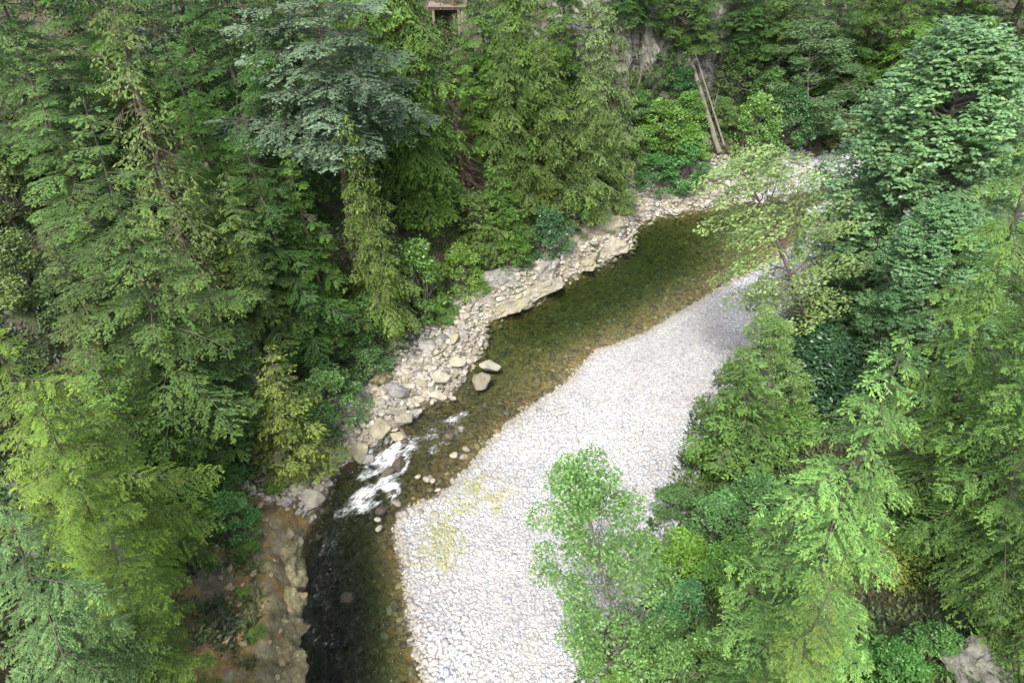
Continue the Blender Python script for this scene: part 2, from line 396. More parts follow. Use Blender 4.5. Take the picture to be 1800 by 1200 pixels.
greens = [(812, 900, 3.8), (790, 930, 4), (775, 965, 3.5), (850, 850, 4), (780, 985, 2.6), (870, 880, 3), (735, 975, 2)]
def palette(N, kind):
    if kind == 'bar':
        P = np.array([[.50, .50, .49], [.45, .46, .47], [.54, .54, .52], [.40, .43, .46], [.50, .46, .42], [.38, .38, .37], [.58, .58, .57], [.46, .44, .37]])
        pr = [.26, .18, .2, .08, .07, .06, .1, .05]
    else:
        P = np.array([[.17, .145, .055], [.12, .105, .045], [.22, .185, .075], [.24, .15, .06], [.085, .075, .04], [.24, .22, .13]])
        pr = [.3, .25, .18, .05, .15, .07]
    return P[rng.choice(len(P), N, p=pr)] * rng.uniform(.85, 1.08, (N, 1)) * .80 * np.array([.975, 1., 1.02])
Ps, Ss, Cs = [], [], []
for step, s0, s1, keep in ((.34, .13, .23, 1), (.66, .21, .36, .5), (.27, .075, .14, .85)):
    X, Y = cells(step); Z = height(X, Y)
    dl, il = sdist(LB, X, Y); dw, _ = sdist(RW, X, Y); dt, _ = sdist(RT, X, Y)
    ok = (dl < -.1) & (dw < .35) & (dt > -2.0) & in_view(X, Y, Z) & (rng.random(len(X)) < keep)
    if step == .66: ok &= (rng.random(len(X)) < .45 + .5 * (1 - sst(-dw, 0, 7)))
    X, Y, Z, dw = X[ok], Y[ok], Z[ok], dw[ok]; N = len(X)
    c = palette(N, 'bar')
    for (gx_, gy_, gr) in greens:
        q = at(gx_, gy_, .5); f = (1 - sst(np.hypot(X - q[0], (Y - q[1])), gr * .3, gr)) * (rng.random(N) < .3 + 1.6 * fbm(X / 1.5, Y / 1.5, 77, 2))
        c = c * (1 - f[:, None]) + np.array([.31, .32, .15]) * rng.uniform(.75, 1.15, (N, 1)) * f[:, None]
    c = c * (1 + .45 * fbm(X / 9, Y / 4, 41, 3))[:, None]
    f = (1 - sst(-dw, -.2, 1.6)) * .75                 # damp margin stones are browner
    c = c * (1 - f[:, None]) + np.array([.24, .215, .155]) * rng.uniform(.7, 1.3, (N, 1)) * f[:, None]
    Ps.append(np.stack([X, Y, Z], -1)); Ss.append(rng.uniform(s0, s1, N) * (1 + .2 * sst(-Y, -60, -30)) * (1 + .8 * fbm(X / 7, Y / 7, 88, 3))); Cs.append(c)
o = link('gravel_bar_cobbles', scatter_stones('gravel_bar_cobbles', np.vstack(Ps), np.hstack(Ss), np.vstack(Cs), ICO1, mat=M_cob)); 
tag(o, 'pale rounded grey cobbles covering the long gravel bar beside the river', 'gravel', kind='stuff')
Ps, Ss, Cs = [], [], []
for step, s0, s1 in ((.50, .16, .34), (1.3, .35, .6)):
    X, Y = cells(step); Z = height(X, Y)
    dl, il = sdist(LB, X, Y); dw, _ = sdist(RW, X, Y)
    ok = (dl < -.1) & (dw > .1) & in_view(X, Y, Z); X, Y, Z = X[ok], Y[ok], Z[ok]
    if step > 1: 
        k = rng.random(len(X)) < .5; X, Y, Z = X[k], Y[k], Z[k]
    N = len(X); Ps.append(np.stack([X, Y, Z - .05], -1)); Ss.append(rng.uniform(s0, s1, N)); Cs.append(palette(N, 'bed') * np.array([.88, .98, .95]))
o = link('riverbed_stones', scatter_stones('riverbed_stones', np.vstack(Ps), np.hstack(Ss), np.vstack(Cs), ICO1, mat=M_cob))
tag(o, 'amber brown cobbles seen through the clear river water', 'riverbed stones', kind='stuff')
# rubble between the boulders of the left bank
X, Y = cells(.42); Z = height(X, Y); dl, il = sdist(LB, X, Y)
ok = (dl > -.5) & ((il > 5.2) | (rng.random(len(X)) < .07)) & (dl < np.interp(il, [0, 5, 6, 12, 15, 18, 19, 20, 23, 25, 27], [7, 7, 7, 8.5, 5, 1, 4, 8.5, 8, 18, 18])) & in_view(X, Y, Z) & (rng.random(len(X)) < .85)
X, Y, Z, dl, il = X[ok], Y[ok], Z[ok], dl[ok], il[ok]; N = len(X)
P_ = np.array([[.31, .295, .235], [.24, .225, .175], [.37, .355, .30], [.19, .175, .145], [.30, .30, .29], [.17, .14, .10]])
c = P_[rng.choice(6, N, p=[.3, .2, .2, .1, .12, .08])] * rng.uniform(.8, 1.15, (N, 1))
lo = (1 - sst(il, 4.9, 5.3))[:, None]; c = c * (1 - lo) + np.array([.27, .21, .12]) * lo
up = sst(il, 21.4, 22.6)[:, None]; c = c * (1 - up) + palette(N, 'bar') * .85 * up
o = link('bank_rubble', scatter_stones('bank_rubble', np.stack([X, Y, Z], -1), rng.uniform(.16, .46, N), c, ICO1, (.35, .8), .14, False, M_cob))
tag(o, 'small angular tan rubble packed between the boulders of the left bank', 'rubble', kind='stuff')

def rock_mesh(name, seed, base, planes=9, amp=.10, mat=None, crack=0.):
    rg = np.random.default_rng(seed); v = base[0].copy()
    for _ in range(planes):
        d = nrm(rg.normal(size=3)); k = rg.uniform(.45, .8); pr = v @ d
        v = v - np.maximum(pr - k, 0)[:, None] * d
    off = seed * 3.7
    n1 = fbm(v[:, 0] * 2 + off, v[:, 1] * 2 + v[:, 2] * 1.7, seed, 4); n2 = fbm(v[:, 2] * 2.3 + off, v[:, 0] * 1.5 - v[:, 1] * 2, seed + 3, 4)
    v = v * (1 + amp * (n1 + n2)[:, None] * 2)
    if crack:
        a_ = vnoise(v[:, 0] * 5 + off, v[:, 1] * 5 + v[:, 2] * .9, seed); b_ = vnoise(v[:, 2] * 4 + off, v[:, 0] * 4 + v[:, 1] * 3, seed + 9)
        st_ = np.round(a_ * 5) / 5 * .6 + np.round(b_ * 4) / 4 * .4; hf = fbm(v[:, 0] * 9 + v[:, 2] * 5, v[:, 1] * 9 - v[:, 2] * 6, seed, 3)
        v = v * (1 + crack * (st_ - .5)[:, None] + crack * .5 * hf[:, None])
    return mesh_np(name, v, base[1], None, mat, False)
ROCKS = {k: [rock_mesh('boulder', s + i * 20, ICO3, 14, .09, mt, .12) for s in range(6)] for i, (k, mt) in
         enumerate((('pale', M_rock), ('grey', M_rockgrey), ('lichen', M_rockmoss), ('wet', M_rockwet)))}
def boulder(p, s, kind='pale', label=None, group=None, seed=0, rz=None, name='boulder'):
    rg = random.Random(seed * 31 + int(p[0] * 10)); me = ROCKS[kind][rg.randrange(6)]
    o = link(name, me); o.location = (p[0], p[1], p[2]); o.scale = s
    o.rotation_euler = (rg.uniform(-.3, .3), rg.uniform(-.3, .3), rg.uniform(0, 6.28) if rz is None else rz)
    tag(o, label, 'boulder', group); return o
def wpx(px, p): return px / F * depth_of(p)
placed = []
# photo px, py, width px, height/width, kind, angle, label
big = [
 (858, 645, 44, .45, 'pale', .3, 'pale flat topped boulder standing in the river, upper of the pair off the rock bank'),
 (844, 676, 42, .62, 'lichen', .9, 'yellowish rounded boulder standing in the river, lower of the pair off the rock bank'),
 (768, 699, 36, .6, 'pale', .1, 'blocky tan boulder at the water edge above the head of the rapids'),
 (795, 702, 15, .7, 'pale', .1, 'small pale block in the water just right of the blocky tan boulder'),
 (735, 703, 24, .6, 'pale', .1, 'small tan boulder just left of the blocky boulder above the rapids'),
 (707, 742, 44, .6, 'pale', .4, 'broken tan boulder jutting into the river directly above the rapids'),
 (690, 726, 36, .55, 'pale', .2, 'squarish pale boulder behind the one that juts into the river'),
 (668, 755, 56, .55, 'lichen', .7, 'long yellow lichen boulder at the left edge of the upper rapids'),
 (700, 768, 30, .7, 'lichen', .1, 'yellow brown boulder whose foot stands in the white water'),
 (728, 727, 26, .6, 'grey', .1, 'low grey boulder at the water edge between two tan ones'),
 (632, 795, 48, .7, 'lichen', 1.1, 'tall olive slab of rock beside the upper rapids'),
 (648, 810, 24, .7, 'grey', .1, 'small grey rock at the foot of the olive slab'),
 (578, 815, 40, .55, 'pale', .5, 'slanted tan slab on the bank left of the white water'),
 (545, 885, 52, .6, 'pale', .2, 'large smooth tan boulder by the water below the rapids'),
 (510, 940, 28, .8, 'lichen', .3, 'pointed yellowish block at the downstream end of the rock bank'),
 (528, 955, 22, 1.0, 'lichen', .3, 'narrow upright yellowish block touching the dark water'),
 (560, 862, 30, .6, 'pale', .6, 'pale split rock just above the large smooth tan boulder'),
 (520, 862, 32, .6, 'pale', .1, 'flat pale rock lying up the bank from the smooth tan boulder'),
 (695, 690, 44, .6, 'grey', .2, 'rounded grey white boulder at the foot of the brown soil bank'),
 (775, 600, 32, .6, 'grey', 1.4, 'leaning grey boulder in the middle of the rock bank, left of the olive one'),
 (797, 600, 26, .9, 'lichen', 1.5, 'upright olive boulder in the middle of the rock bank'),
 (755, 608, 38, .5, 'grey', .5, 'wide dark grey boulder left of the leaning pair on the rock bank'),
 (812, 592, 24, .8, 'grey', .2, 'dark brown grey rock right of the upright olive boulder'),
 (800, 640, 40, .5, 'pale', .3, 'long low tan boulder lying along the middle rock bank'),
 (770, 665, 46, .45, 'pale', .1, 'flat tan slab near the water on the middle rock bank'),
 (700, 820, 30, .6, 'wet', .4, 'dark wet rock splitting the white water of the rapids'),
 (682, 832, 24, .6, 'wet', .9, 'dark wet rock downstream of the one that splits the rapids'),
 (712, 777, 20, .7, 'wet', .2, 'small dark rock at the top of the main white chute'),
 (692, 866, 14, .7, 'wet', .2, 'small reddish wet rock at the right end of the lower foam'),
 (668, 898, 20, .6, 'wet', .2, 'round dark rock just below the lower foam'),
 (790, 768, 22, .5, 'wet', .2, 'low dark rock under the thin upper ripples of the rapids'),
 (608, 1045, 30, .28, 'wet', .2, 'dark brown rock breaking the surface of the dark downstream pool'),
 (1428, 412, 42, .5, 'grey', .3, 'pale grey boulder beside the river under the leaning alder crown'),
 (1380, 352, 20, .6, 'grey', .3, 'grey boulder in the shallows by the far gravel bar'),
 (1335, 356, 18, .6, 'grey', .3, 'small tan boulder at the far shallow river edge'),
 (1170, 320, 22, .6, 'pale', .3, 'tan block at the top of the far scree, nearest the cedar'),
 (1250, 316, 22, .6, 'pale', .3, 'tan block beside the leafy bush at the top of the far scree'),
 (1275, 305, 24, 1.3, 'grey', .3, 'upright grey stone at the foot of the two leaning logs'),
]
for i, (px, py, wp, hr, kd, an, lb) in enumerate(big):
    p = hit(px, py); 
    if p[2] < 0: p = at(px, py, .1)
    r_ = wpx(wp, p) / 2 * 1.12
    o = o = boulder((p[0], p[1], max(p[2], -.1) + r_ * hr * .25), (r_, r_ * .8, r_ * hr * 1.05), kd, lb, None, i, an)
    placed.append((p[0], p[1], r_ * .8))
    if py == 1045: o.location.z = -.42
# rock ledges along the pool: long faceted masses
def ledge(px, py, wp, dp_m, h, ang, mat, label, seed, zoff=0):
    p = hit(px, py)
    if p[2] < 0: p = at(px, py, .2)
    L = wpx(wp, p) / 2
    me = rock_mesh('rock_ledge', seed, ICO5, 14, .18, mat, .38)
    o = link('rock_ledge', me); o.location = (p[0], p[1], p[2] * .5 + zoff); o.scale = (L, dp_m, h); o.rotation_euler = (0, 0, R(ang))
    tag(o, label, 'rock ledge'); placed.append((p[0], p[1], dp_m)); return o
ledge(1070, 425, 108, 2.6, 1.9, 28, M_rock, 'pale rounded bedrock ledge jutting into the pool, farthest upstream', 301)
ledge(1058, 402, 90, 2.2, 2.9, 20, M_rockmoss, 'mossy dark bedrock hump behind the farthest pale ledge', 302, .8)
ledge(1030, 462, 76, 2.2, 1.5, 35, M_rockmoss, 'yellow lichen ledge with a rounded nose over the dark pool', 303)
ledge(1000, 440, 44, 2.0, 2.6, 60, M_rockgrey, 'blocky grey outcrop above the yellow lichen ledge', 304, .6)
ledge(955, 505, 150, 2.1, 1.6, 42, M_rock, 'long pale sloping slab along the middle of the pool', 305)
ledge(895, 482, 120, 2.7, 2.3, 38, M_rockgrey, 'dark grey speckled rock face above the long pale slab', 306, .7)
ledge(890, 538, 96, 2.0, 1.5, 38, M_rockmoss, 'undercut yellowish ledge at the downstream end of the pale slab', 307)
ledge(845, 520, 74, 2.0, 1.6, 30, M_rockgrey, 'low grey ledge below the bright bushes', 308, .4)
ledge(958, 470, 70, 2.0, 2.0, 50, M_rockgrey, 'grey knobbly outcrop beneath the dark teal bush', 309, .5)
# mossy bluff nose by the dark pool
M_bluff = rock_mat('moss covered bluff rock', (.12, .10, .055), (.24, .21, .11), (.33, .32, .17), .9, top=(.11, .095, .032))
for k_, (x_, y_, w_, a_, lb_) in enumerate([(503, 968, 60, 60, 'topmost rounded rock of the mossy bluff, beside the upright yellowish block'), (516, 1010, 84, 75, 'second rounded rock down the mossy bluff edge'),
        (508, 1052, 90, 100, 'third rock down the mossy bluff edge, olive with pale lichen'), (498, 1098, 90, 80, 'fourth rock down the mossy bluff edge, above the dark pool'),
        (503, 1142, 84, 95, 'fifth rock down the mossy bluff edge'), (496, 1185, 90, 85, 'lowest rock of the mossy bluff, cut by the bottom edge')]):
    ledge(x_ - 4, y_, w_ * 1.25, 1.9, 2.0, a_, M_bluff, lb_, 320 + k_, -.1)
ledge(672, 668, 60, 1.5, 2.0, 70, M_bluff, 'reddish brown rock shoulder under the bush above the rock bank', 314, .8)
# filler boulders, zone by zone, sorted left to right in the photo
ordw = ['first', 'second', 'third', 'fourth', 'fifth', 'sixth', 'seventh', 'eighth', 'ninth', 'tenth', 'eleventh', 'twelfth', 'thirteenth', 'fourteenth', 'fifteenth', 'sixteenth', 'seventeenth', 'eighteenth', 'nineteenth', 'twentieth',
        'twenty-first', 'twenty-second', 'twenty-third', 'twenty-fourth', 'twenty-fifth', 'twenty-sixth', 'twenty-seventh', 'twenty-eighth', 'twenty-ninth', 'thirtieth'] + ['thirty-' + q for q in ('first', 'second', 'third', 'fourth', 'fifth', 'sixth', 'seventh', 'eighth', 'ninth')] + ['fortieth', 'forty-first', 'forty-second']
zones = [('beside the lower rapids', 5.6, 8, 0, 7.5, 36), ('beside the upper rapids', 8, 10.5, .2, 7, 40), ('left of the two river boulders', 10.5, 13, .2, 7.5, 42),
         ('at the foot of the pale ledges', 13, 15, .3, 7, 22), ('on the far scree left of the logs', 19.6, 21.6, .2, 7.5, 30), ('on the far scree right of the logs', 21.6, 23.4, .2, 8, 24)]
rg = random.Random(5)
for zi, (ztxt, i0, i1, d0, d1, cnt) in enumerate(zones):
    got = []; tries = 0
    while len(got) < cnt and tries < 4000:
        tries += 1
        f = rg.uniform(i0, i1); k = int(f); u = f - k; q = LB[k] * (1 - u) + LB[k + 1] * u; tdir = LB[k + 1] - LB[k]; tdir /= np.linalg.norm(tdir)
        nd = np.array([-tdir[1], tdir[0]]); d = rg.uniform(d0, d1); q = q + nd * d
        r_ = rg.uniform(.42, .95) * (1.15 if rg.random() < .2 else 1)
        if any((q[0] - a_) ** 2 + (q[1] - b_) ** 2 < ((r_ + c_) * .72) ** 2 for a_, b_, c_ in placed): continue
        z = float(height(q[0], q[1]))
        if not in_view(np.array([q[0]]), np.array([q[1]]), np.array([z]), 0)[0]: continue
        placed.append((q[0], q[1], r_)); got.append((q[0], q[1], z, r_))
    got.sort(key=lambda g_: g_[0] / (g_[1] * cp - (g_[2] - CAM_Z) * sp))
    for j, (x, y, z, r_) in enumerate(got):
        kd = rg.choice(['pale', 'pale', 'pale', 'grey', 'lichen'])
        word = {'pale': 'tan', 'grey': 'grey', 'lichen': 'yellowish'}[kd]; sz = 'small' if r_ < .6 else ('middling' if r_ < .8 else 'larger')
        boulder((x, y, z + r_ * .15), (r_ * 1.15, r_ * .85, r_ * rg.uniform(.5, .75)), kd, f'{sz} {word} boulder {ztxt}, {ordw[j]} from left', 'boulders jumbled along the far bank', zi * 100 + j)
# loose stones along the bar's edge, big enough to count
edge = [(797, 845), (914, 741), (903, 742), (798, 800), (812, 803), (770, 862), (735, 838), (752, 842), (760, 846), (700, 905), (697, 885), (666, 928), (664, 913), (820, 790), (740, 900), (712, 905), (765, 905), (938, 720)]
es = sorted(edge)
for i, (px, py) in enumerate(es):
    p = hit(px, py); z = max(p[2], -.05) + .12; s_ = .3 + .16 * ((i * 37) % 5) / 4
    if p[2] < 0: p = at(px, py, 0)
    o = link('river_stone', None or rock_mesh('river_stone', 700 + i, ICO2, 3, .04, None)); o.data.polygons.foreach_set('use_smooth', [True] * len(o.data.polygons))
    o.data.materials.append(M_rock); o.location = (p[0], p[1], z); o.scale = (s_ * 1.3, s_, s_ * .65); o.rotation_euler = (0, 0, i * 1.3)
    tag(o, f'rounded pinkish tan stone at the bar edge by the rapids, {ordw[i]} from the left', 'stone', 'loose rounded stones along the edge of the gravel bar')

# ------------------------------------------------------------------ foliage generators
def leaves(P, D, Nn, Ln, Wd):
    S = nrm(np.cross(D, Nn)); a = P; c = P + D * Ln[:, None]; mid = P + D * (Ln * .5)[:, None]
    b1 = mid + S * (Wd * .5)[:, None]; b2 = mid - S * (Wd * .5)[:, None]
    V = np.stack([a, b1, c, b2], 1).reshape(-1, 3); Fc = np.arange(len(P) * 4).reshape(-1, 4); return V, Fc
def tube(pts, rad, sides):
    pts = np.asarray(pts, float); rad = np.asarray(rad, float); n_ = len(pts)
    T = nrm(np.gradient(pts, axis=0)); ref = np.array([0, 0, 1.]) if abs(T[0][2]) < .9 else np.array([1., 0, 0])
    A = nrm(np.cross(T, ref)); B = np.cross(T, A); an = np.arange(sides) / sides * 2 * math.pi
    V = pts[:, None] + rad[:, None, None] * (A[:, None] * np.cos(an)[None, :, None] + B[:, None] * np.sin(an)[None, :, None])
    k = np.arange(n_ - 1)[:, None] * sides; j = np.arange(sides)[None]; j2 = (j + 1) % sides
    Fc = np.stack([k + j, k + j2, k + sides + j2, k + sides + j], -1).reshape(-1, 4)
    return V.reshape(-1, 3), Fc
class Acc:
    def __init__(s): s.V = []; s.F = []; s.n = 0
    def add(s, V, Fc): s.V.append(V); s.F.append(Fc + s.n); s.n += len(V)
    def mesh(s, name, mat, smooth=True): return mesh_np(name, np.vstack(s.V), np.vstack(s.F), None, mat, smooth)
Z3 = np.array([0, 0, 1.])
def conifer(seed, H=30, Rr=5.5, nb=110, c0=.12, pw=.75, rise=.15, droop=.45, hang=.25, tw=4.2, ll=.30, lw=.10, dens=8.5, dead=.05, bare=.22, tipc=(1.35, 1.3, .75), gapy=.35, mat=None, deadmat=None, jit=.35):
    rg = np.random.default_rng(seed); LP, LD, LN, LL, LW, LC = [], [], [], [], [], []
    st = Acc(); ph = rg.uniform(0, 6.28)
    tz = np.linspace(0, 1, 14); wob = np.stack([np.sin(tz * 5 + ph) * .12 * H / 30, np.cos(tz * 4 + ph) * .12 * H / 30, tz * H], -1)
    tr0 = H * .013
    st.add(*tube(wob, tr0 * (1 - tz) ** 1.25 + .02, 8))
    side_w = 1 + .22 * np.sin(np.arange(8) * 1.7 + ph)           # lopsided crown
    for i in range(nb):
        tt = ((i + rg.random()) / nb) ** 1.05; t = c0 + (1 - c0) * tt
        az = i * 2.39996 + rg.uniform(-.5, .5)
        lop = np.interp((az % 6.283) / 6.283 * 8, np.arange(9), np.append(side_w, side_w[0]))
        L = Rr * ((1 - tt) ** pw) * min(1, .55 + tt * 4) * rg.uniform(.62, 1.15) * lop + .35
        if rg.random() < .12: L *= 1.2
        er = np.array([math.cos(az), math.sin(az), 0]); et = np.array([-er[1], er[0], 0]); z0 = t * H
        rs = rise + rg.normal(0, .1) + .5 * max(0, tt - .75); dr = droop * rg.uniform(.7, 1.3); bd = rg.normal(0, .12)
        x0 = np.interp(t, tz, wob[:, 0]); y0 = np.interp(t, tz, wob[:, 1])
        def ax(s): s = s[:, None]; return np.array([x0, y0, z0]) + er * s * L + et * (s ** 2) * L * bd + Z3 * L * (rs * s - dr * s ** 2)
        s5 = np.linspace(0, 1, 5); st.add(*tube(ax(s5), (.009 * L + .012) * (1 - s5 * .85), 3))
        isdead = rg.random() < dead
        ns = max(4, int(L * tw)); s = np.sort(rg.uniform(bare, 1.0, ns)); s = np.repeat(s, 2); sd_ = np.tile([1., -1.], ns)
        B = ax(s); tn = nrm(er[None] + et * (2 * s[:, None] * bd) + Z3 * (rs - 2 * dr * s)[:, None])
        a_ = rg.uniform(.75, 1.15, len(s)); hg = hang * rg.uniform(.5, 1.5, len(s))
        td = nrm(tn * np.cos(a_)[:, None] + et[None] * (np.sin(a_) * sd_)[:, None] - Z3 * hg[:, None] + rg.normal(0, .08, (len(s), 3)))
        tl = (.50 * L * (1 - s) ** .7 * (.4 + .6 * np.minimum(1, s / .35)) + .25) * rg.uniform(.6, 1.2, len(s))
        if isdead or rg.random() < gapy * .3:
            for q in range(0, len(s), 2):
                u = np.linspace(0, 1, 3); st.add(*tube(B[q] + td[q] * (u * tl[q])[:, None] - Z3 * (u ** 2 * tl[q] * .4)[:, None], .02 * (1 - u * .7), 3))
            if isdead: continue
        nl = max(3, int(math.ceil(tl.max() * dens))); u = (np.arange(nl) + .5) / nl
        U = np.tile(u, len(s)); Tl = np.repeat(tl, nl); Bq = np.repeat(B, nl, 0); Tq = np.repeat(td, nl, 0)
        k = rg.random(len(U)) < np.clip(Tl * dens / nl, .2, 1) * (1 - gapy * .5)
        U, Tl, Bq, Tq = U[k], Tl[k], Bq[k], Tq[k]; m_ = len(U)
        Pp = Bq + Tq * (U * Tl)[:, None] - Z3 * ((U * Tl) ** 2 * hang * .5)[:, None]
        pf = nrm(np.cross(Tq, Z3)) * np.where(rg.random(m_) < .5, 1, -1)[:, None]
        Dd = nrm(Tq * .8 + pf * rg.uniform(.35, 1.1, (m_, 1)) - Z3 * (hang * rg.uniform(.2, 1.3, m_))[:, None] + rg.normal(0, .12, (m_, 3)))
        Nn = nrm(Z3 * (1 - min(.8, hang * .7)) + er[None] * hang * .9 + rg.normal(0, jit, (m_, 3)))
        LP.append(Pp); LD.append(Dd); LN.append(Nn)
        sz = rg.uniform(.7, 1.25, m_); LL.append(ll * sz); LW.append(lw * sz)
        sfrac = np.repeat(s, nl)[k]
        tipf = np.clip((U - .55) * 2, 0, 1) * np.clip((sfrac - .3) * 1.6, 0, 1)
        base = rg.uniform(.62, 1.22) * np.repeat(rg.uniform(.85, 1.15, len(s)), nl)[k]
        c_ = np.ones((m_, 3)) * base[:, None]; c_ = c_ * (1 + tipf[:, None] * (np.array(tipc) - 1)) * rg.uniform(.85, 1.15, (m_, 1))
        br = rg.random(m_) < .02; c_[br] *= np.array([1.3, .95, .7])
        LC.append(c_)
    P, D, Nn, L_, W_, C_ = [np.concatenate(q) for q in (LP, LD, LN, LL, LW, LC)]
    V, Fc = leaves(P, D, Nn, L_, W_)
    return dict(H=H, R=Rr, crown=mesh_np('crown', V, Fc, np.repeat(C_, 4, 0), mat or M_needle), trunk=st.mesh('trunk', deadmat or M_bark), parts=('trunk', 'crown'))
def broad(seed, H=12, Rr=4, c0=.25, ncl=60, per=220, rc=(.7, 1.3), leaf=.2, flat=.5, airy=0., mat=None, bark=None, upn=.9, rosette=0, shape=1.0, names=('trunk', 'crown'), stems=1, width=.62, cvar=.18, tk=1.):
    rg = np.random.default_rng(seed); st = Acc(); ph = rg.uniform(0, 6.28)
    tz = np.linspace(0, 1, 9); wob = np.stack([np.sin(tz * 3 + ph) * .03 * H * tz, np.cos(tz * 2.6 + ph) * .03 * H * tz, tz * H * .93], -1)
    if stems == 1: st.add(*tube(wob, H * .013 * tk * (1 - tz) ** .7 + .02, 8))
    LP, LN, LD, LC = [], [], [], []
    lob = rg.uniform(.75, 1.15, 7)
    for i in range(ncl):
        tt = ((i + rg.random()) / ncl); az = i * 2.39996 + rg.uniform(-.6, .6)
        prof = (math.sin(math.pi * min(1, max(0, (.12 + .86 * tt) ** shape))) ** .55)
        rr = Rr * prof * math.sqrt(rg.uniform(.12, 1)) * np.interp((az % 6.283) / 6.283 * 7, np.arange(8), np.append(lob, lob[0]))
        z = H * (c0 + (1 - c0) * tt * .96) - .12 * rr
        cx = np.interp(z / H, tz, wob[:, 0]); cy = np.interp(z / H, tz, wob[:, 1])
        c_ = np.array([cx + rr * math.cos(az), cy + rr * math.sin(az), z])
        zb = max(.02 * H, z - rr * rg.uniform(.5, .9) - .4)
        if stems == 1: b0 = np.array([np.interp(zb / H, tz, wob[:, 0]), np.interp(zb / H, tz, wob[:, 1]), zb])
        else: b0 = np.array([rg.normal(0, .12 * Rr), rg.normal(0, .12 * Rr), -.1])
        u = np.linspace(0, 1, 5); mid = b0 * (1 - u[:, None]) + c_ * u[:, None] - Z3 * (np.sin(u * math.pi) * .12 * rr)[:, None] + rg.normal(0, .05 * (rr + .5), (5, 3)) * np.sin(u * math.pi)[:, None]
        st.add(*tube(mid, (.010 * H * .35 + .02 * rr * .6 + .012) * tk * (1 - u * .8), 4))
        r0 = rg.uniform(*rc); m_ = int(per * (r0 / np.mean(rc)) ** 2 * rg.uniform(.7, 1.3))
        q = nrm(rg.normal(size=(m_, 3))); q[:, 2] = np.abs(q[:, 2]) * rg.choice([1, 1, 1, -.6], m_)
        if not rosette:
            rad = rg.uniform(.35, 1, m_) ** .6; Pp = c_ + q * rad[:, None] * r0 * np.array([1, 1, flat])
            Nn = nrm(q * (1 - upn) + Z3 * upn + rg.normal(0, .45, (m_, 3))); an = rg.uniform(0, 6.28, m_)
            Dd = nrm(np.stack([np.cos(an), np.sin(an), rg.uniform(-.7, .1, m_)], -1) + q * .5)
        else:
            mr_ = max(4, m_ // rosette); q = q[:mr_]; rad = rg.uniform(.5, 1, mr_) ** .5; Cc = c_ + q * rad[:, None] * r0 * np.array([1, 1, flat])
            Cc = np.repeat(Cc, rosette, 0); an = np.tile(np.arange(rosette) / rosette * 6.283, mr_) + np.repeat(rg.uniform(0, 6, mr_), rosette) + rg.normal(0, .2, mr_ * rosette)
            Dd = nrm(np.stack([np.cos(an), np.sin(an), rg.uniform(-.55, .05, len(an))], -1) + np.repeat(q, rosette, 0) * np.array([.5, .5, 0])); Pp = Cc + Dd * leaf * .15
            Nn = nrm(Z3 * .75 + np.repeat(q, rosette, 0) * .7 + rg.normal(0, .22, (len(an), 3))); m_ = len(an)
        LP.append(Pp); LN.append(Nn); LD.append(Dd)
        cc = np.ones((m_, 3)) * rg.uniform(1 - cvar, 1 + cvar) * rg.uniform(.8, 1.2, (m_, 1)); yl = rg.random(m_) < .05; cc[yl] *= np.array([1.4, 1.2, .8]); LC.append(cc)
    P, Nn, D, C_ = [np.concatenate(q) for q in (LP, LN, LD, LC)]
    if airy: k = rg.random(len(P)) > airy; P, Nn, D, C_ = P[k], Nn[k], D[k], C_[k]
    sz = rg.uniform(.7, 1.3, len(P)) * leaf
    V, Fc = leaves(P, D, Nn, sz, sz * width)
    return dict(H=H, R=Rr, crown=mesh_np(names[1], V, Fc, np.repeat(C_, 4, 0), mat or M_leaf), trunk=st.mesh(names[0], bark or M_bark2), parts=names)

K = {}
TB = (1.55, 1.45, .9)
K['hemlock'] = [conifer(10 + i, 30, 5.2, 88, .08, .75, .12, .36, .14, tk_, .27, .105, 12, .03, .03, TB, .12, jit=.2) for i, tk_ in enumerate((4.6, 4.4, 4.8))]
K['spruce'] = [conifer(20 + i, 34, 5.6, 86, .08, .68, .04, .36, .18, 4.8, .28, .11, 12, .03, .03, TB, .10, jit=.2) for i in range(3)]
K['cedar'] = [conifer(30 + i, 28, 4.6, 130, .05, .55, .25, .60, .55, 4.6, .29, .12, 9.5, .01, .05, (1.5, 1.45, .8), .12) for i in range(3)]
K['blue'] = [conifer(40, 24, 6.5, 70, .45, .38, .15, .14, .10, 5.0, .30, .12, 9, .02, .08, (1.25, 1.25, 1.1), .15)]
K['sparse'] = [conifer(50, 36, 4.6, 120, .12, .6, .05, .6, .45, 3.8, .34, .13, 7, .15, .08, (1.6, 1.4, .8), .4)]
K['near'] = [conifer(60 + i, 30, 6.0, 108, .06, .66, .12, .34, .22, 5.4, .18, .068, 21, .06, .03, (1.8, 1.6, 1.1), .12, jit=.22) for i in range(2)]
K['small'] = [conifer(70 + i, 9, 2.3, 55, .04, .8, .12, .3, .2, 8, .19, .08, 13, .03, .03, (1.4, 1.35, .75), .2) for i in range(3)]
K['deadfir'] = [conifer(80, 12, 2.2, 110, .05, .6, -.1, .5, .4, 6, .22, .04, 5, .75, .15, (1, 1, 1), .9, None, M_deadred)]
K['maple'] = [broad(90 + i, 24, 7.0, .04, 290, 300, (.9, 1.7), .33, .95, 0, M_leaf, M_bark2, .8, 5, .85, width=.55) for i in range(2)]
K['alder'] = [broad(100 + i, 15, 3.8, .14, 90, 190, (.5, 1.1), .17, .45, .08, M_leaf, M_bark2, .8, shape=.75, tk=.4) for i in range(2)]
K['airy'] = [broad(110, 16, 3.6, .36, 58, 150, (.6, 1.25), .18, .25, 0, M_leaf, M_bark, .9, shape=1.0, tk=.5)]
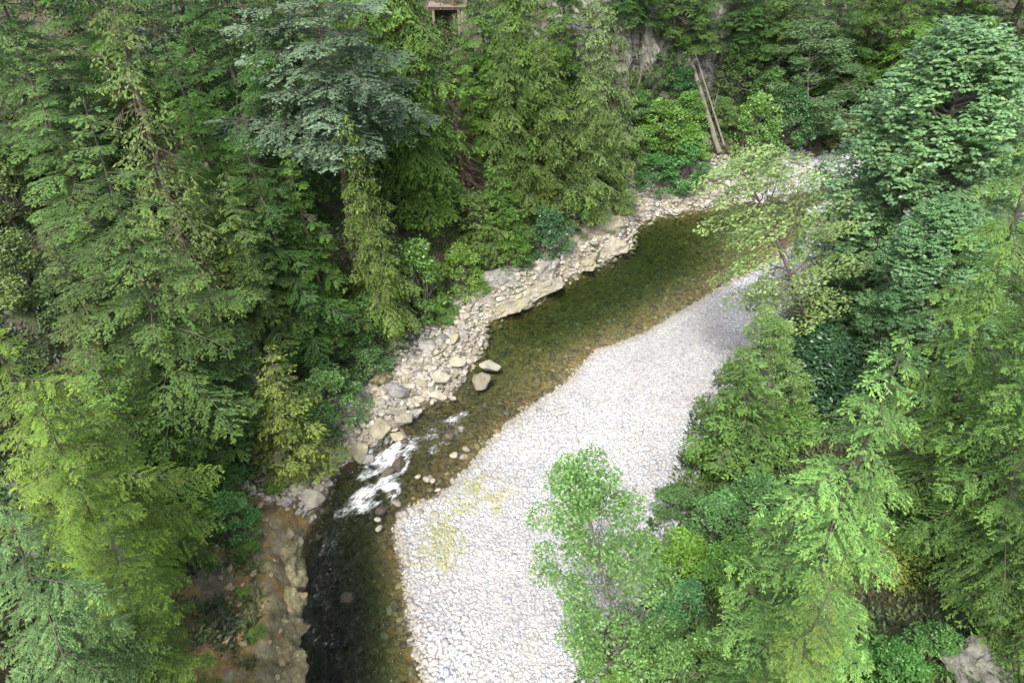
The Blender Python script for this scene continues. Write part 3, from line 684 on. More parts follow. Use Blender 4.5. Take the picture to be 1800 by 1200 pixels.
K['bush'] = [broad(120 + i, 3.4, 2.0, .05, 46, 120, (.35, .65), .15, .6, 0, M_leaf, M_bark2, .7, names=('stems', 'foliage'), stems=3, shape=.6, cvar=.3) for i in range(4)]
K['laurel'] = [broad(130, 4.5, 3.0, .05, 90, 190, (.5, .9), .24, .6, 0, M_gloss, M_bark, .6, names=('stems', 'foliage'), stems=3, shape=.55, width=.42)]

FOL = 1.48
def put(kind, p, h, r_, color, label, cat, name, axis=None, var=0, rz=None, group=None, seed=0):
    k = K[kind][var % len(K[kind])]
    root = bpy.data.objects.new(name, None); col.objects.link(root); root.empty_display_size = .5
    root.location = p
    q = Quaternion() if axis is None else Vector((0, 0, 1)).rotation_difference(Vector(axis))
    q = q @ Quaternion((0, 0, 1), (seed * 1.37 + p[0]) if rz is None else rz)
    root.rotation_mode = 'QUATERNION'; root.rotation_quaternion = q
    sc = (r_ / k['R'], r_ / k['R'], h / k['H'])
    root.scale = sc
    for nm, key in zip(k['parts'], ('trunk', 'crown')):
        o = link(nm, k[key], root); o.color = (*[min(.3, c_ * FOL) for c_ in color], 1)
    tag(root, label, cat, group); return root
def tree(kind, top, base, wp, color, label, cat='tree', name='tree', var=0, maxtilt=.22, group=None, sink=.3, rz=None, z=None):
    p = hit(*base) if z is None else at(*base, z)
    d = ray(*top); hd = d[:2]; t = (p[:2] @ hd) / (hd @ hd)       # nearest approach of the top's sight line
    T = np.array([d[0] * t, d[1] * t, CAM_Z + d[2] * t]); ax = T - p
    ax[2] = max(ax[2], 1.0); L = np.linalg.norm(ax); hz = np.linalg.norm(ax[:2])
    if hz > maxtilt * ax[2]: ax[:2] *= maxtilt * ax[2] / hz
    L = np.linalg.norm(ax); mid = (p + T) / 2
    r_ = wpx(wp, mid) / 2 * (1.06 if kind in ('hemlock', 'spruce', 'cedar') else 1)
    return put(kind, (p[0], p[1], p[2] - sink), L, r_, color, label, cat, name, ax / L, var, rz, group, var)

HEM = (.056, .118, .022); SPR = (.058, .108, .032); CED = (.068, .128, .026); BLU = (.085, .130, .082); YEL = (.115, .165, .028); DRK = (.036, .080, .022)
MAP = (.090, .165, .070); ALD = (.105, .175, .050); BRI = (.078, .155, .030)
HG = 'hemlock_tree'; SG = 'spruce_tree'; CG = 'cedar_tree'
T = []
def A(*a, **k): T.append((a, k))
# --- back wall, left to right
A('hemlock', (-60, -180), (120, 330), 260, SPR, 'grey green hemlock filling the upper left corner', 'tree', HG, 0)
A('hemlock', (60, -260), (240, 240), 230, HEM, 'tall hemlock behind the lichen draped spruce at the upper left', 'tree', HG, 1)
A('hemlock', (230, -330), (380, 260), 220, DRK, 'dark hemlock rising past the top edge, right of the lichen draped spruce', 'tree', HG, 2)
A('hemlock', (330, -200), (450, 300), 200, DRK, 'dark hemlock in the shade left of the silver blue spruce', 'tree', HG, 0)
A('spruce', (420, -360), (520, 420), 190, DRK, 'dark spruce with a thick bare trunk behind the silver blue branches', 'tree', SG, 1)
A('hemlock', (500, -250), (600, 260), 200, HEM, 'hemlock top above the silver blue spruce', 'tree', HG, 1)
A('cedar', (600, -230), (690, 330), 210, CED, 'yellow green cedar left of the viewing deck, rearmost', 'tree', CG, 0)
A('cedar', (680, -150), (752, 380), 215, CED, 'tall shaggy cedar directly left of the viewing deck', 'tree', CG, 1)
A('hemlock', (835, -60), (868, 200), 150, HEM, 'green hemlock growing just right of the viewing deck', 'tree', HG, 2)
A('cedar', (900, -120), (925, 260), 170, CED, 'cedar whose crown reaches the top edge right of the deck', 'tree', CG, 2)
A('hemlock', (985, -150), (1000, 200), 150, HEM, 'hemlock behind the cedars at the top centre', 'tree', HG, 0)
A('cedar', (1055, -60), (1065, 300), 130, (.095, .145, .055), 'thin pale cedar standing left of the grey cliff', 'tree', CG, 0)
A('hemlock', (1180, -150), (1185, 80), 120, SPR, 'hemlock above the grey cliff, left of the leaning logs', 'tree', HG, 1)
A('hemlock', (1240, -90), (1228, 100), 100, SPR, 'bluish hemlock hanging over the head of the leaning log', 'tree', HG, 2)
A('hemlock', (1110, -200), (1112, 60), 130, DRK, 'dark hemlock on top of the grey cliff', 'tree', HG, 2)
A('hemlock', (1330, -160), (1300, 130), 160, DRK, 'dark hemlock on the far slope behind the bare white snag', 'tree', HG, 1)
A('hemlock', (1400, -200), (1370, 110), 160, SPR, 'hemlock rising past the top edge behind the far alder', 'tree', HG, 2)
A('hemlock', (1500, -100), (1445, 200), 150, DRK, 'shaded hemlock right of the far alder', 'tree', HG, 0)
A('hemlock', (1570, -160), (1500, 180), 170, HEM, 'hemlock between the far alder and the big maple', 'tree', HG, 1)
A('hemlock', (1640, -220), (1540, 240), 200, HEM, 'hemlock on the far slope behind the left side of the big maple', 'tree', HG, 2)
A('hemlock', (1760, -250), (1630, 200), 240, HEM, 'broad hemlock on the far slope above the top of the big maple', 'tree', HG, 0)
A('spruce', (1900, -300), (1720, 200), 260, SPR, 'drooping spruce filling the upper right corner', 'tree', SG, 2)
# --- middle of the left wall
A('sparse', (150, -160), (372, 600), 230, (.085, .125, .040), 'lichen draped spruce with bare grey twigs, upper left', 'tree', SG, 0)
A('hemlock', (20, 60), (200, 480), 230, SPR, 'olive hemlock at the left edge behind the big spruce', 'tree', HG, 2)
A('hemlock', (290, 60), (440, 500), 220, HEM, 'green hemlock between the lichen draped spruce and the silver blue spruce', 'tree', HG, 0)
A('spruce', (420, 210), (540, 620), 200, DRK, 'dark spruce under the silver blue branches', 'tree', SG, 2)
A('blue', (545, -60), (625, 470), 330, BLU, 'silver blue spruce spreading wide level branches', 'tree', SG, 0)
A('hemlock', (500, 260), (590, 600), 150, HEM, 'dark green hemlock in front of the shaded trunks, left of the front cedar', 'tree', HG, 1)
A('cedar', (605, 190), (680, 570), 135, (.078, .122, .030), 'shaggy cedar hanging down to the bright maple bush', 'tree', CG, 2)
A('cedar', (725, 20), (770, 390), 130, CED, 'shaggy cedar above the bright maple bush, right of the silver branches', 'tree', CG, 0)
A('hemlock', (815, 110), (845, 270), 95, BRI, 'small bright layered hemlock below the deck', 'tree', HG, 0)
A('deadfir', (795, 170), (815, 330), 90, (.10, .075, .055), 'dead brown fir with drooping bare twigs below the bright hemlock', 'dead tree', 'dead_tree', 0)
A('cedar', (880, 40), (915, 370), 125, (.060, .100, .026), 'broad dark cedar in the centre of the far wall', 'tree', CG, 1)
A('cedar', (955, 60), (975, 370), 130, (.070, .112, .030), 'cedar with light tips between the dark cedar and the thin pale one', 'tree', CG, 2)
A('cedar', (1030, 90), (1042, 385), 115, (.076, .122, .036), 'olive cedar leaning over the pale ledges', 'tree', CG, 1)
A('cedar', (1078, 190), (1083, 370), 85, (.078, .125, .036), 'lower olive cedar beside the far scree', 'tree', CG, 0)
A('small', (932, 250), (940, 345), 75, (.17, .22, .04), 'small yellow cedar glowing against the dark wall', 'tree', CG, 0)
A('small', (872, 290), (884, 430), 110, HEM, 'small green conifer above the pale slab', 'tree', HG, 1)
A('small', (830, 330), (850, 455), 100, (.07, .12, .03), 'small conifer left of the yellow cedar, near the bushes', 'tree', HG, 2)
# --- left foreground
A('spruce', (140, 170), (365, 805), 300, (.060, .105, .030), 'big spruce in the middle left with layered drooping boughs', 'tree', SG, 0)
A('spruce', (395, 300), (500, 650), 180, (.066, .108, .032), 'spruce right of the big one with fan shaped boughs', 'tree', SG, 1)
A('small', (470, 610), (535, 830), 150, (.105, .145, .036), 'yellow green young cedar above the rapids, left bank', 'tree', CG, 1)
A('small', (405, 560), (470, 780), 140, SPR, 'young spruce tucked at the right foot of the big spruce', 'tree', SG, 2)
A('hemlock', (70, 380), (240, 720), 190, (.060, .088, .030), 'olive hemlock behind the left side of the big spruce', 'tree', HG, 1)
A('small', (150, 610), (275, 850), 190, (.065, .125, .028), 'bright young hemlock at the left foot of the big spruce', 'tree', HG, 0)
A('near', (-60, 540), (255, 1000), 300, (.088, .140, .026), 'yellow green hemlock at the left edge with grey dead twigs', 'tree', HG, 0)
A('near', (185, 900), (300, 1330), 270, (.085, .135, .026), 'bright drooping hemlock beside the mossy bluff', 'tree', HG, 1)
A('near', (-20, 850), (240, 1420), 330, (.070, .125, .045), 'blue green hemlock filling the lower left corner', 'tree', HG, 0)
A('near', (40, 660), (265, 1130), 210, (.085, .150, .026), 'hemlock between the left edge one and the mossy bluff', 'tree', HG, 1)
# --- right side
A('maple', (1700, 20), (1550, 600), 345, MAP, 'huge blue green maple above the river on the right', 'tree', 'maple_tree', 0)
A('maple', (1690, 345), (1600, 690), 200, (.075, .150, .060), 'lower maple with star shaped leaf clusters in front of the huge one', 'tree', 'maple_tree', 1)
A('airy', (1282, 250), (1458, 668), 255, (.140, .215, .070), 'slender light green alder leaning over the gravel bar', 'tree', 'alder_tree', 0, maxtilt=.7)
A('alder', (1310, 520), (1350, 760), 135, ALD, 'small leafy alder behind the dark young conifer on the bar edge', 'tree', 'alder_tree', 1)
A('small', (1268, 600), (1312, 830), 190, (.060, .115, .030), 'young conifer with a bare grey trunk at the bar edge', 'tree', HG, 2)
A('alder', (1035, 790), (1098, 1190), 250, (.085, .170, .045), 'light green alder standing in front of the gravel bar, bottom centre', 'tree', 'alder_tree', 0)
A('alder', (1800, 230), (1772, 420), 190, (.075, .145, .045), 'leafy alder at the right edge filling the gap below the huge maple', 'tree', 'alder_tree', 0)
A('alder', (1440, 30), (1415, 240), 190, (.070, .120, .052), 'grey green alder on the far bank beyond the gravel', 'tree', 'alder_tree', 1)
A('near', (1592, 580), (1330, 1290), 410, (.085, .165, .045), 'large soft hemlock with pale twig tips in the lower right', 'tree', HG, 0)
A('near', (1870, 90), (1630, 900), 300, (.078, .145, .034), 'tall hemlock along the right edge beside the maple', 'tree', HG, 1)
A('near', (1990, 360), (1680, 1010), 380, (.066, .128, .032), 'wide hemlock at the right edge below the tall one', 'tree', HG, 0)
A('near', (1500, 960), (1250, 1500), 260, (.085, .140, .030), 'hemlock crown seen from above at the bottom edge, lower right', 'tree', HG, 1)
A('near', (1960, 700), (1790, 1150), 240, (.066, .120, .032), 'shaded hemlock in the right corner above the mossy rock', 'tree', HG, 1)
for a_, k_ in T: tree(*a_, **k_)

# --- bushes: centre px, py, width px, height/width, colour, label
bushes = [
 (740, 500, 120, 1.3, BRI, 'bright green maple bush hanging over the rock bank, left of the pool'),
 (815, 480, 90, 1.1, (.10, .18, .03), 'yellow green bush above the low grey ledge'),
 (775, 545, 70, .6, BRI, 'low bright bush spilling onto the rubble below the maple bush'),
 (962, 415, 95, 1.0, (.045, .105, .045), 'dark teal bush overhanging the grey outcrop by the pool'),
 (900, 450, 80, .8, HEM, 'green bush left of the dark teal bush'),
 (1000, 360, 80, .9, DRK, 'dark green bush below the olive cedar'),
 (640, 560, 100, .9, (.05, .12, .03), 'dark leafy bush under the front cedar'),
 (590, 600, 90, .9, (.05, .11, .025), 'leafy bush with mossy stems left of the brown soil bank'),
 (525, 610, 100, .9, (.04, .11, .022), 'dark green bush right of the fan shaped spruce'),
 (585, 695, 130, .9, (.075, .15, .040), 'rounded green bush above the upper rapids'),
 (655, 640, 90, .8, (.06, .12, .04), 'olive bush on the brown soil bank'),
 (470, 750, 110, 1.1, (.055, .14, .035), 'fresh green bush at the right foot of the young spruce'),
 (545, 745, 80, .9, (.085, .16, .03), 'light green bush directly above the rubble by the rapids'),
 (420, 900, 95, 1.1, (.070, .175, .040), 'round deep green bush alone on the bank above the mossy bluff'),
 (345, 862, 90, .8, (.07, .16, .03), 'low green bush left of the round deep green one'),
 (290, 850, 90, .8, (.05, .13, .03), 'green bush under the left foot of the big spruce'),
 (325, 935, 80, .9, (.085, .19, .03), 'bright leafy bush at the upper edge of the mossy bluff'),
 (395, 835, 70, .6, (.05, .12, .03), 'small bush beneath the big spruce near the rubble'),
 (365, 985, 40, .6, BRI, 'tiny bright bush growing on the orange moss'),
 (60, 480, 150, .9, (.075, .115, .030), 'olive shrub at the left edge, middle height'),
 (25, 330, 130, 1.0, (.070, .105, .030), 'olive shrub at the left edge, upper part'),
 (120, 520, 110, .9, (.045, .085, .025), 'dark shrub left of the big spruce above bare rock'),
 (165, 690, 90, .9, (.045, .10, .03), 'shaded shrub behind the bright young hemlock'),
 (520, 520, 100, 1.0, (.045, .12, .025), 'green shrub in the shade left of the front cedar'),
 (1200, 300, 110, .8, (.045, .125, .035), 'lush dark bush at the foot of the leaning logs'),
 (1150, 305, 80, .8, (.045, .13, .035), 'dark bush at the left end of the far scree'),
 (1160, 230, 110, .8, (.085, .16, .032), 'bright patch of bushes below the grey cliff'),
 (1205, 205, 90, .8, (.075, .155, .03), 'bright bush left of the middle of the leaning log'),
 (1130, 265, 90, .8, (.075, .16, .03), 'light green bush right of the thin pale cedar'),
 (1205, 255, 90, .7, (.085, .18, .028), 'light bush just left of the foot of the leaning log'),
 (1130, 190, 60, .8, (.06, .14, .035), 'small green bush at the foot of the grey cliff'),
 (1195, 150, 70, .8, (.035, .10, .03), 'dark bush left of the head of the leaning log'),
 (1312, 245, 110, 1.15, (.09, .175, .040), 'rounded bright bush right of the leaning logs'),
 (1372, 215, 100, 1.0, (.045, .11, .04), 'dark green bush between the bright round bush and the far gravel'),
 (1340, 170, 90, .9, (.06, .13, .035), 'green bush uphill of the bright round bush'),
 (1430, 215, 90, .8, (.045, .10, .028), 'dark bush at the edge of the far gravel'),
 (1475, 235, 100, .6, (.11, .115, .045), 'brownish bush at the edge of the far gravel'),
 (1290, 130, 90, .8, (.06, .10, .035), 'bush below the bare white snag'),
 (1400, 150, 90, .8, (.055, .11, .035), 'bush beneath the far grey green alder'),
 (1520, 215, 120, .8, (.06, .11, .03), 'bush behind the left edge of the huge maple'),
 (1185, 880, 90, .7, (.050, .105, .030), 'low dark bush at the bar edge left of the big cobbles'),
 (1240, 800, 80, .9, (.085, .16, .03), 'yellow green bush at the foot of the young conifer'),
 (1390, 745, 110, .8, (.07, .15, .03), 'bush between the young conifer and the dark laurel'),
 (1195, 965, 120, .9, (.10, .20, .026), 'bright yellow green bush right of the bottom alder'),
 (1255, 905, 130, .8, (.065, .15, .045), 'broad leaved green bush left of the large hemlock'),
 (1320, 870, 120, .8, (.06, .14, .04), 'leafy bush tucked under the upper left side of the large hemlock'),
 (1200, 1050, 110, .8, (.055, .15, .05), 'blue green bush behind the bottom alder'),
 (1150, 1110, 130, .8, (.075, .16, .04), 'green bush at the foot of the bottom alder'),
 (1230, 1140, 130, .8, (.09, .18, .04), 'light green bush at the bottom edge right of the alder'),
 (1090, 1190, 80, .7, (.085, .17, .03), 'bush at the bottom edge just left of the alder foot'),
 (1285, 985, 130, .8, (.075, .17, .03), 'bright leafy bush low beside the large hemlock'),
 (1560, 1165, 150, .7, (.045, .13, .025), 'dark leafy bush at the bottom edge right of centre'),
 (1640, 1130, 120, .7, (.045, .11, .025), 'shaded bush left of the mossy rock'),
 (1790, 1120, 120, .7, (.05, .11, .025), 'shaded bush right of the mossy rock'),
 (1560, 960, 150, .6, (.12, .16, .035), 'yellowish low bush under the right hand hemlocks'),
 (1420, 560, 120, .7, (.095, .165, .04), 'light green bush behind the slender alder trunk'),
 (1370, 600, 90, .6, (.09, .16, .04), 'low green bush on the flat ground left of the alder trunk'),
 (1345, 700, 80, .8, (.075, .15, .035), 'bush at the left edge of the dark laurel'),
 (1150, 130, 70, .8, (.05, .10, .03), 'small bush clinging between the two grey cliff faces'),
 (1110, 150, 50, .8, (.06, .11, .03), 'small bush on the lower part of the pale cracked cliff'),
 (1190, 110, 70, .9, (.045, .09, .028), 'bush at the right end of the grey cliff'),
 (1265, 200, 60, .8, (.07, .13, .035), 'small bush just right of the thick leaning log'),
 (480, 860, 50, .5, (.08, .16, .03), 'small bright bush on the rubble right of the round deep green one'),
 (510, 800, 40, .5, (.08, .17, .03), 'tiny bright bush among the rubble left of the upper foam'),
 (845, 505, 50, .5, (.09, .18, .03), 'tiny bright bush at the top of the pale slab'),
 (440, 960, 40, .5, (.10, .17, .03), 'tiny yellow green tuft on the mossy bluff, uppermost'),
 (425, 1040, 36, .5, (.10, .17, .03), 'tiny yellow green tuft in the middle of the mossy bluff'),
 (450, 1110, 44, .5, (.09, .16, .03), 'yellow green tuft low on the mossy bluff'),
]
for i, (px, py, wp, hr, c_, lb) in enumerate(bushes):
    p = hit(px, py + wp * hr * .32)
    r_ = wpx(wp, p) / 2
    put('bush', (p[0], p[1], p[2] - .2), r_ * 2 * hr * .95, r_ * .95, c_, lb, 'bush', 'bush', None, i, i * 1.1, None, i)
p = hit(1435, 700); r_ = wpx(205, p) / 2
put('laurel', (p[0], p[1], p[2] - .2), r_ * 1.35, r_, (.022, .060, .024), 'dark glossy laurel mound behind the slender alder trunk', 'bush', 'laurel_bush', None, 0, .4)

# ------------------------------------------------------------------ undergrowth over both slopes
rg2 = np.random.default_rng(99)
X = rg2.uniform(-95, 105, 130000); Y = rg2.uniform(5, 175, 130000); Zh = height(X, Y)
dl, il = sdist(LB, X, Y); dt, _ = sdist(RT, X, Y); dw, _ = sdist(RW, X, Y)
pat = fbm(X / 4, Y / 4, 123, 3)
k = ((dl > np.interp(il, [0, 5, 6, 12, 15, 19, 20, 23, 27], [2.5, 3, 7, 8, 5, 5, 8, 9, 18]) + (il < 6) * (pat < -.02) * 9) | ((dt < .3) & (dl < 0))) & in_view(X, Y, Zh, 30) & ((pat > -.2) | (dl > 14))
X, Y, Zh, pat = X[k], Y[k], Zh[k], pat[k]; N = len(X); per = 13
an = rg2.uniform(0, 6.28, (N, per)); el = rg2.uniform(.1, 1.0, (N, per)); ln = rg2.uniform(.25, .6, (N, per)) * rg2.uniform(.7, 1.4, (N, 1))
D = np.stack([np.cos(an) * np.cos(el), np.sin(an) * np.cos(el), np.sin(el)], -1).reshape(-1, 3)
P = np.repeat(np.stack([X, Y, Zh + .02], -1), per, 0) + D * rg2.uniform(0, .5, (N * per, 1)) + rg2.normal(0, .12, (N * per, 3))
V, Fc = leaves(P, D, nrm(Z3 + rg2.normal(0, .4, (N * per, 3))), ln.ravel(), ln.ravel() * .38)
cg = np.array([[.050, .110, .022], [.080, .150, .028], [.040, .080, .022], [.085, .120, .035]])
cg *= .72
cu = cg[np.clip(((fbm(X / 6, Y / 6, 5, 3) + .3) * 6.5).astype(int), 0, 3)] * rg2.uniform(.7, 1.25, (N, 1))
m, n, l, b, out = new_mat('undergrowth leaves')
a = n.new('ShaderNodeAttribute'); a.attribute_name = 'tint'; l.new(a.outputs['Color'], b.inputs['Base Color']); b.inputs['Roughness'].default_value = .6
o = link('undergrowth', mesh_np('undergrowth', V, Fc, np.repeat(np.repeat(cu, per, 0), 4, 0), m))
tag(o, 'ferns and low leafy plants covering the slopes under the trees', 'undergrowth', kind='stuff')

# ------------------------------------------------------------------ logs and snags
def log(name, pts, r0, r1, label, cat, mat=M_dead, stubs=0, seed=1):
    pts = np.array(pts, float); u = np.linspace(0, 1, 12); k_ = np.linspace(0, 1, len(pts))
    C_ = np.stack([np.interp(u, k_, pts[:, i]) for i in range(3)], -1); rg_ = np.random.default_rng(seed)
    base = C_[0].copy(); C_ = C_ - base; C_ += rg_.normal(0, r0 * .05, C_.shape)
    ac = Acc(); ac.add(*tube(C_, r0 + (r1 - r0) * u, 9))
    V, Fc = ac.V[0], ac.F[0]
    ends = []
    root = bpy.data.objects.new(name, None); col.objects.link(root); root.location = base
    tk = link('trunk', mesh_np('trunk', V, Fc, None, mat, True), root)
    for i in range(stubs):
        f = rg_.uniform(.15, .98); p0 = np.array([np.interp(f, u, C_[:, j]) for j in range(3)]); d = nrm(rg_.normal(size=3) + np.array([0, 0, .3])); L = rg_.uniform(.6, 2.2) * (r0 / .3) ** .5
        bb_ = Acc(); uu = np.linspace(0, 1, 5); bb_.add(*tube(p0 + d * (uu * L)[:, None] + rg_.normal(0, .07 * L, (5, 3)) * uu[:, None], r1 * .5 * (1 - uu * .8) + .012, 5))
        link('branch', bb_.mesh('branch', mat), root)
    tag(root, label, cat); return root
def lift(px, py, dz): p = hit(px, py); p[2] += dz; return p
log('leaning_log', [lift(1263, 275, .6), lift(1206, 150, 4.8)], .5, .34, 'thick weathered log leaning up the far slope above the scree', 'log', seed=3)
log('leaning_log', [lift(1272, 262, .6), lift(1210, 148, 6.2)], .22, .14, 'thinner grey log crossing in front of the thick leaning log', 'log', seed=4)
log('leaning_log', [lift(1186, 40, 2.0), lift(1155, -10, 3)], .45, .38, 'grey log sloping down from the top edge above the cliff', 'log', seed=5)
log('dead_snag', [lift(1114, 190, .3), lift(1114, 190, .3) + np.array([1.0, 0, 9.5])], .22, .12, 'thin bare broken pole standing at the foot of the grey cliff', 'dead tree', seed=6)
log('dead_snag', [lift(1250, 215, .3), lift(1252, 213, 6)], .14, .05, 'thin pale dead stem right of the thick leaning log', 'dead tree', seed=7)
log('dead_snag', [lift(1330, 115, .3), lift(1330, 115, 9)], .2, .05, 'bare white forked snag on the far slope', 'dead tree', stubs=7, seed=8)
log('fallen_log', [lift(1355, 645, .5), lift(1405, 617, .6)], .45, .3, 'brown fallen log on the flat ground left of the dark laurel', 'log', M_deadred, 2, 9)
log('fallen_log', [lift(1290, 838, .4), lift(1335, 812, .5)], .5, .38, 'reddish fallen log at the foot of the young conifer', 'log', M_deadred, 2, 10)
log('fallen_log', [lift(545, 832, 1.1), lift(570, 812, 1.1)], .10, .06, 'thin pale driftwood stick lying on the rubble beside the rapids', 'log', M_dead, 0, 11)
log('fallen_log', [lift(1420, 560, 1.0), lift(1480, 548, .9)], .12, .06, 'thin reddish fallen branch on the flat ground behind the alder', 'log', M_deadred, 3, 12)
log('dead_branch', [lift(1020, 245, 3.0), lift(1055, 225, 5.5)], .10, .03, 'bare silvery branch sticking out of the olive cedar', 'branch', M_dead, 5, 13)
# mossy rock at lower right
pr = hit(1735, 1175)
o = link('rock_outcrop', rock_mesh('rock_outcrop', 411, ICO5, 8, .2, M_cliff, .25)); rr_ = wpx(130, pr) / 2
o.location = (pr[0], pr[1], pr[2]); o.scale = (rr_, rr_ * .9, rr_ * .45); tag(o, 'rounded grey mossy rock at the bottom right corner', 'rock')

# grey cliff faces on the far wall
for i, (px, py, wp, h_, lb) in enumerate([(1092, 120, 40, 9, 'tall pale cracked cliff face left of the thin bare pole'), (1140, 90, 60, 8, 'wider grey cliff face right of the thin bare pole'), (1085, 60, 34, 6, 'dark grey cliff buttress near the top edge'),
                                         (890, 285, 40, 3.5, 'small grey rock face showing between cedars left of the yellow cedar'), (1195, 110, 40, 5, 'shaded grey cliff step below the hemlocks above the logs')]):
    p = hit(px, py + 20); o = link('cliff_face', rock_mesh('cliff_face', 500 + i, ICO5, 16, .3, M_cliff, .7)); L = wpx(wp, p) / 2
    o.location = (p[0], p[1], p[2] + h_ * .15); o.scale = (L, 3.0, h_ * .8); o.rotation_euler = (R(-12), 0, R(15)); tag(o, lb, 'cliff')

# ------------------------------------------------------------------ white flowering plant by the cliff foot
pw_ = hit(1120, 212)
fr_ = bpy.data.objects.new('flowering_shrub', None); col.objects.link(fr_); fr_.location = pw_
rgf = np.random.default_rng(4); q = rgf.normal(0, .45, (60, 3)) * np.array([1, 1, .5]) + np.array([0, 0, 1.3]); an = rgf.uniform(0, 6.28, 60)
V, Fc = leaves(q, np.stack([np.cos(an), np.sin(an), an * 0], -1), nrm(Z3 + rgf.normal(0, .4, (60, 3))), np.full(60, .3), np.full(60, .26))
m, n, l, b, out = new_mat('white petals'); b.inputs['Base Color'].default_value = (.75, .75, .66, 1); b.inputs['Roughness'].default_value = .7
link('flowers', mesh_np('flowers', V, Fc, None, m), fr_)
ac = Acc()
for i in range(14):
    u = np.linspace(0, 1, 4)[:, None]; ac.add(*tube(u * q[i], np.array([.03, .025, .02, .012]), 4))
link('stems', ac.mesh('stems', M_bark2), fr_)
q = rgf.normal(0, .5, (300, 3)) * np.array([1, 1, .5]) + np.array([0, 0, .7]); an = rgf.uniform(0, 6.28, 300)
V, Fc = leaves(q, np.stack([np.cos(an), np.sin(an), an * 0 - .3], -1), nrm(Z3 + rgf.normal(0, .4, (300, 3))), np.full(300, .25), np.full(300, .14))
o = link('foliage', mesh_np('foliage', V, Fc, np.ones((len(V), 3)), M_leaf), fr_); o.color = (.04, .11, .05, 1)
tag(fr_, 'shrub with a cluster of white flowers below the pale cliff face', 'flowering shrub')

# ------------------------------------------------------------------ viewing deck and the visitor on it
def box(ac, x0, x1, y0, y1, z0, z1):
    V = np.array([[x, y, z] for z in (z0, z1) for y in (y0, y1) for x in (x0, x1)], float)
    ac.add(V, np.array([[0, 2, 3, 1], [4, 5, 7, 6], [0, 1, 5, 4], [2, 6, 7, 3], [0, 4, 6, 2], [1, 3, 7, 5]]))
def wood(name, c1, c2):
    m, n, l, b, out = new_mat(name); tc = n.new('ShaderNodeTexCoord'); t = noise(n, l, 3, 5, .6, tc.outputs['Object']); r = ramp(n, [(.35, c1), (.65, c2)])
    l.new(t.outputs[0], r.inputs[0]); l.new(r.outputs[0], b.inputs['Base Color']); b.inputs['Roughness'].default_value = .85; return m
M_deck = wood('grey deck boards', (.15, .13, .11), (.22, .19, .165)); M_post = wood('red brown posts', (.22, .10, .04), (.30, .15, .06)); M_rail = wood('pale rails', (.17, .15, .10), (.22, .20, .14)); M_beam = wood('brown beams', (.16, .12, .08), (.24, .19, .13))
gp = hit(785, 40); dz = gp[2] + 2.6; tt_ = (dz - CAM_Z) / ray(785, 13)[2]; dc = ray(785, 13) * tt_; dc[2] = dz
deck = bpy.data.objects.new('viewing_deck', None); col.objects.link(deck); deck.location = dc
tag(deck, 'wooden viewing deck on posts with brown railing posts at the top edge', 'viewing deck')
s_ = dc[1] / ray(785, 17)[1] / F; W2 = 34 * s_; s_m = s_
for i in range(12):
    ac = Acc(); box(ac, -W2, W2, i * .42, i * .42 + .39, -.06, .0); link('board', ac.mesh('board', M_deck, False), deck)
for y in (0.1, 2.4, 4.6):
    ac = Acc(); box(ac, -W2, W2, y, y + .18, -.42, -.063); link('beam', ac.mesh('beam', M_beam, False), deck)
for x in (-W2 * .72, W2 * .6):
    ac = Acc(); box(ac, x - .2, x + .2, .1, .45, -6, -.423); link('support_post', ac.mesh('support_post', M_beam, False), deck)
for x, mt in ((-W2 + .1, M_beam), (-W2 * .3, M_beam), (W2 * .33, M_post), (W2 - .1, M_post)):
    ac = Acc(); box(ac, x - .08, x + .08, -.163, -.003, -.3, 1.25); link('railing_post', ac.mesh('railing_post', mt, False), deck)
for z in (1.1, .12):
    ac = Acc(); box(ac, -W2, W2, -.25, -.166, z - .06, z + .06); link('rail', ac.mesh('rail', M_rail, False), deck)
ac = Acc()
for i in range(int(W2 * 2 / .17)):
    x = -W2 + .1 + i * .17; box(ac, x - .012, x + .012, -.22, -.195, .18, 1.04)
link('railing_wires', ac.mesh('railing_wires', M_beam, False), deck)
# person standing near the railing: one skinned body, clothing as its own parts
def skin_obj(name, verts, edges, rad, mat, parent, sub=2):
    me = bpy.data.meshes.new(name); me.from_pydata(verts, edges, []); me.materials.append(mat); o = link(name, me, parent)
    md = o.modifiers.new('skin', 'SKIN'); md.use_smooth_shade = True
    for i, r_ in enumerate(rad): me.skin_vertices[0].data[i].radius = (r_, r_) if not isinstance(r_, tuple) else r_
    me.skin_vertices[0].data[0].use_root = True
    sb = o.modifiers.new('sub', 'SUBSURF'); sb.levels = sub; sb.render_levels = sub; return o
def flat_mat(name, c, rough=.8):
    m, n, l, b, out = new_mat(name); t = noise(n, l, 14, 4); r = ramp(n, [(.3, tuple(v * .85 for v in c)), (.7, tuple(v * 1.15 for v in c))]); l.new(t.outputs[0], r.inputs[0]); l.new(r.outputs[0], b.inputs['Base Color']); b.inputs['Roughness'].default_value = rough; return m
pe = bpy.data.objects.new('person', None); col.objects.link(pe)
pe.location = (dc[0] + 25 * s_m, dc[1] + 1.3, dc[2]); pe.rotation_euler = (0, 0, R(160))
tag(pe, 'person in dark trousers standing behind the deck railing', 'person')
M_skin = flat_mat('skin', (.50, .33, .25), .5); M_tr = flat_mat('dark blue trousers', (.03, .035, .06)); M_top = flat_mat('grey jacket', (.12, .13, .15)); M_hair = flat_mat('brown hair', (.06, .04, .025)); M_shoe = flat_mat('dark shoes', (.03, .03, .03))
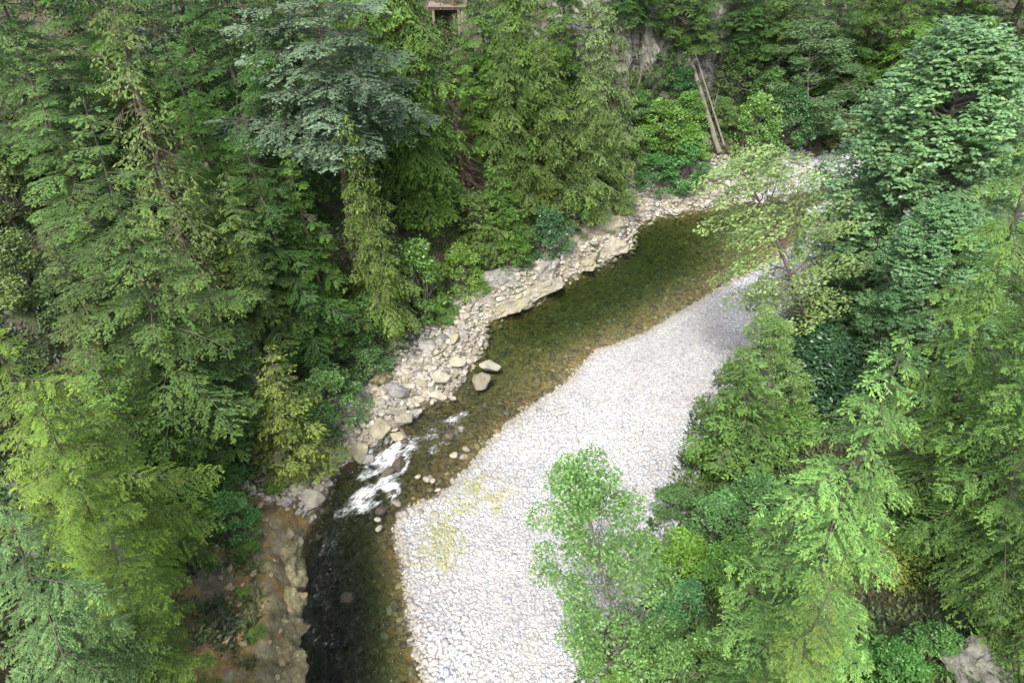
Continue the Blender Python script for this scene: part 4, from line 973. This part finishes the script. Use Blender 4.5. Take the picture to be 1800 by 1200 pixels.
bv = [(0, 0, .95), (0, 0, 1.15), (0, .01, 1.38), (0, .01, 1.5), (0, -.01, 1.58), (0, -.01, 1.70), (-.19, .01, 1.42), (-.25, .03, 1.14), (-.24, -.08, .90), (.19, .01, 1.42), (.25, .03, 1.14), (.24, -.08, .90),
      (-.10, 0, .88), (-.11, -.02, .48), (-.11, .02, .08), (-.12, -.14, .04), (.10, 0, .88), (.11, -.02, .48), (.11, .02, .08), (.12, -.14, .04)]
be = [(0, 1), (1, 2), (2, 3), (3, 4), (4, 5), (2, 6), (6, 7), (7, 8), (2, 9), (9, 10), (10, 11), (0, 12), (12, 13), (13, 14), (14, 15), (0, 16), (16, 17), (17, 18), (18, 19)]
skin_obj('body', bv, be, [.13, .12, .14, .055, .09, .085, .055, .042, .03, .055, .042, .03, .085, .058, .04, .035, .085, .058, .04, .035], M_skin, pe)
skin_obj('trousers', [(0, 0, .97), (-.10, 0, .88), (-.11, -.02, .48), (-.11, .02, .10), (.10, 0, .88), (.11, -.02, .48), (.11, .02, .10)], [(0, 1), (1, 2), (2, 3), (0, 4), (4, 5), (5, 6)], [.15, .105, .078, .06, .105, .078, .06], M_tr, pe)
skin_obj('jacket', [(0, 0, 1.0), (0, 0, 1.18), (0, .01, 1.38), (-.19, .01, 1.42), (-.25, .03, 1.14), (-.24, -.07, .95), (.19, .01, 1.42), (.25, .03, 1.14), (.24, -.07, .95)], [(0, 1), (1, 2), (2, 3), (3, 4), (4, 5), (2, 6), (6, 7), (7, 8)], [.155, .145, .16, .075, .06, .048, .075, .06, .048], M_top, pe)
skin_obj('hair', [(0, .02, 1.66), (0, .0, 1.74), (0, .05, 1.6)], [(0, 1), (0, 2)], [.10, .075, .08], M_hair, pe)
for sgn in (-1, 1):
    skin_obj('shoe', [(sgn * .11, .03, .045), (sgn * .12, -.15, .04)], [(0, 1)], [.055, .045], M_shoe, pe)
    for fi in range(5):
        bx = sgn * .24 + (fi - 2) * .018; ln_ = (.055, .075, .08, .075, .06)[fi]
        skin_obj('finger', [(bx, -.08, .89), (bx, -.085, .89 - ln_ * .55), (bx, -.07, .89 - ln_)], [(0, 1), (1, 2)], [.011, .009, .008], M_skin, pe, 1)
print('objects', len(bpy.data.objects), 'polys', sum(len(o.data.polygons) for o in bpy.data.objects if o.type == 'MESH'))
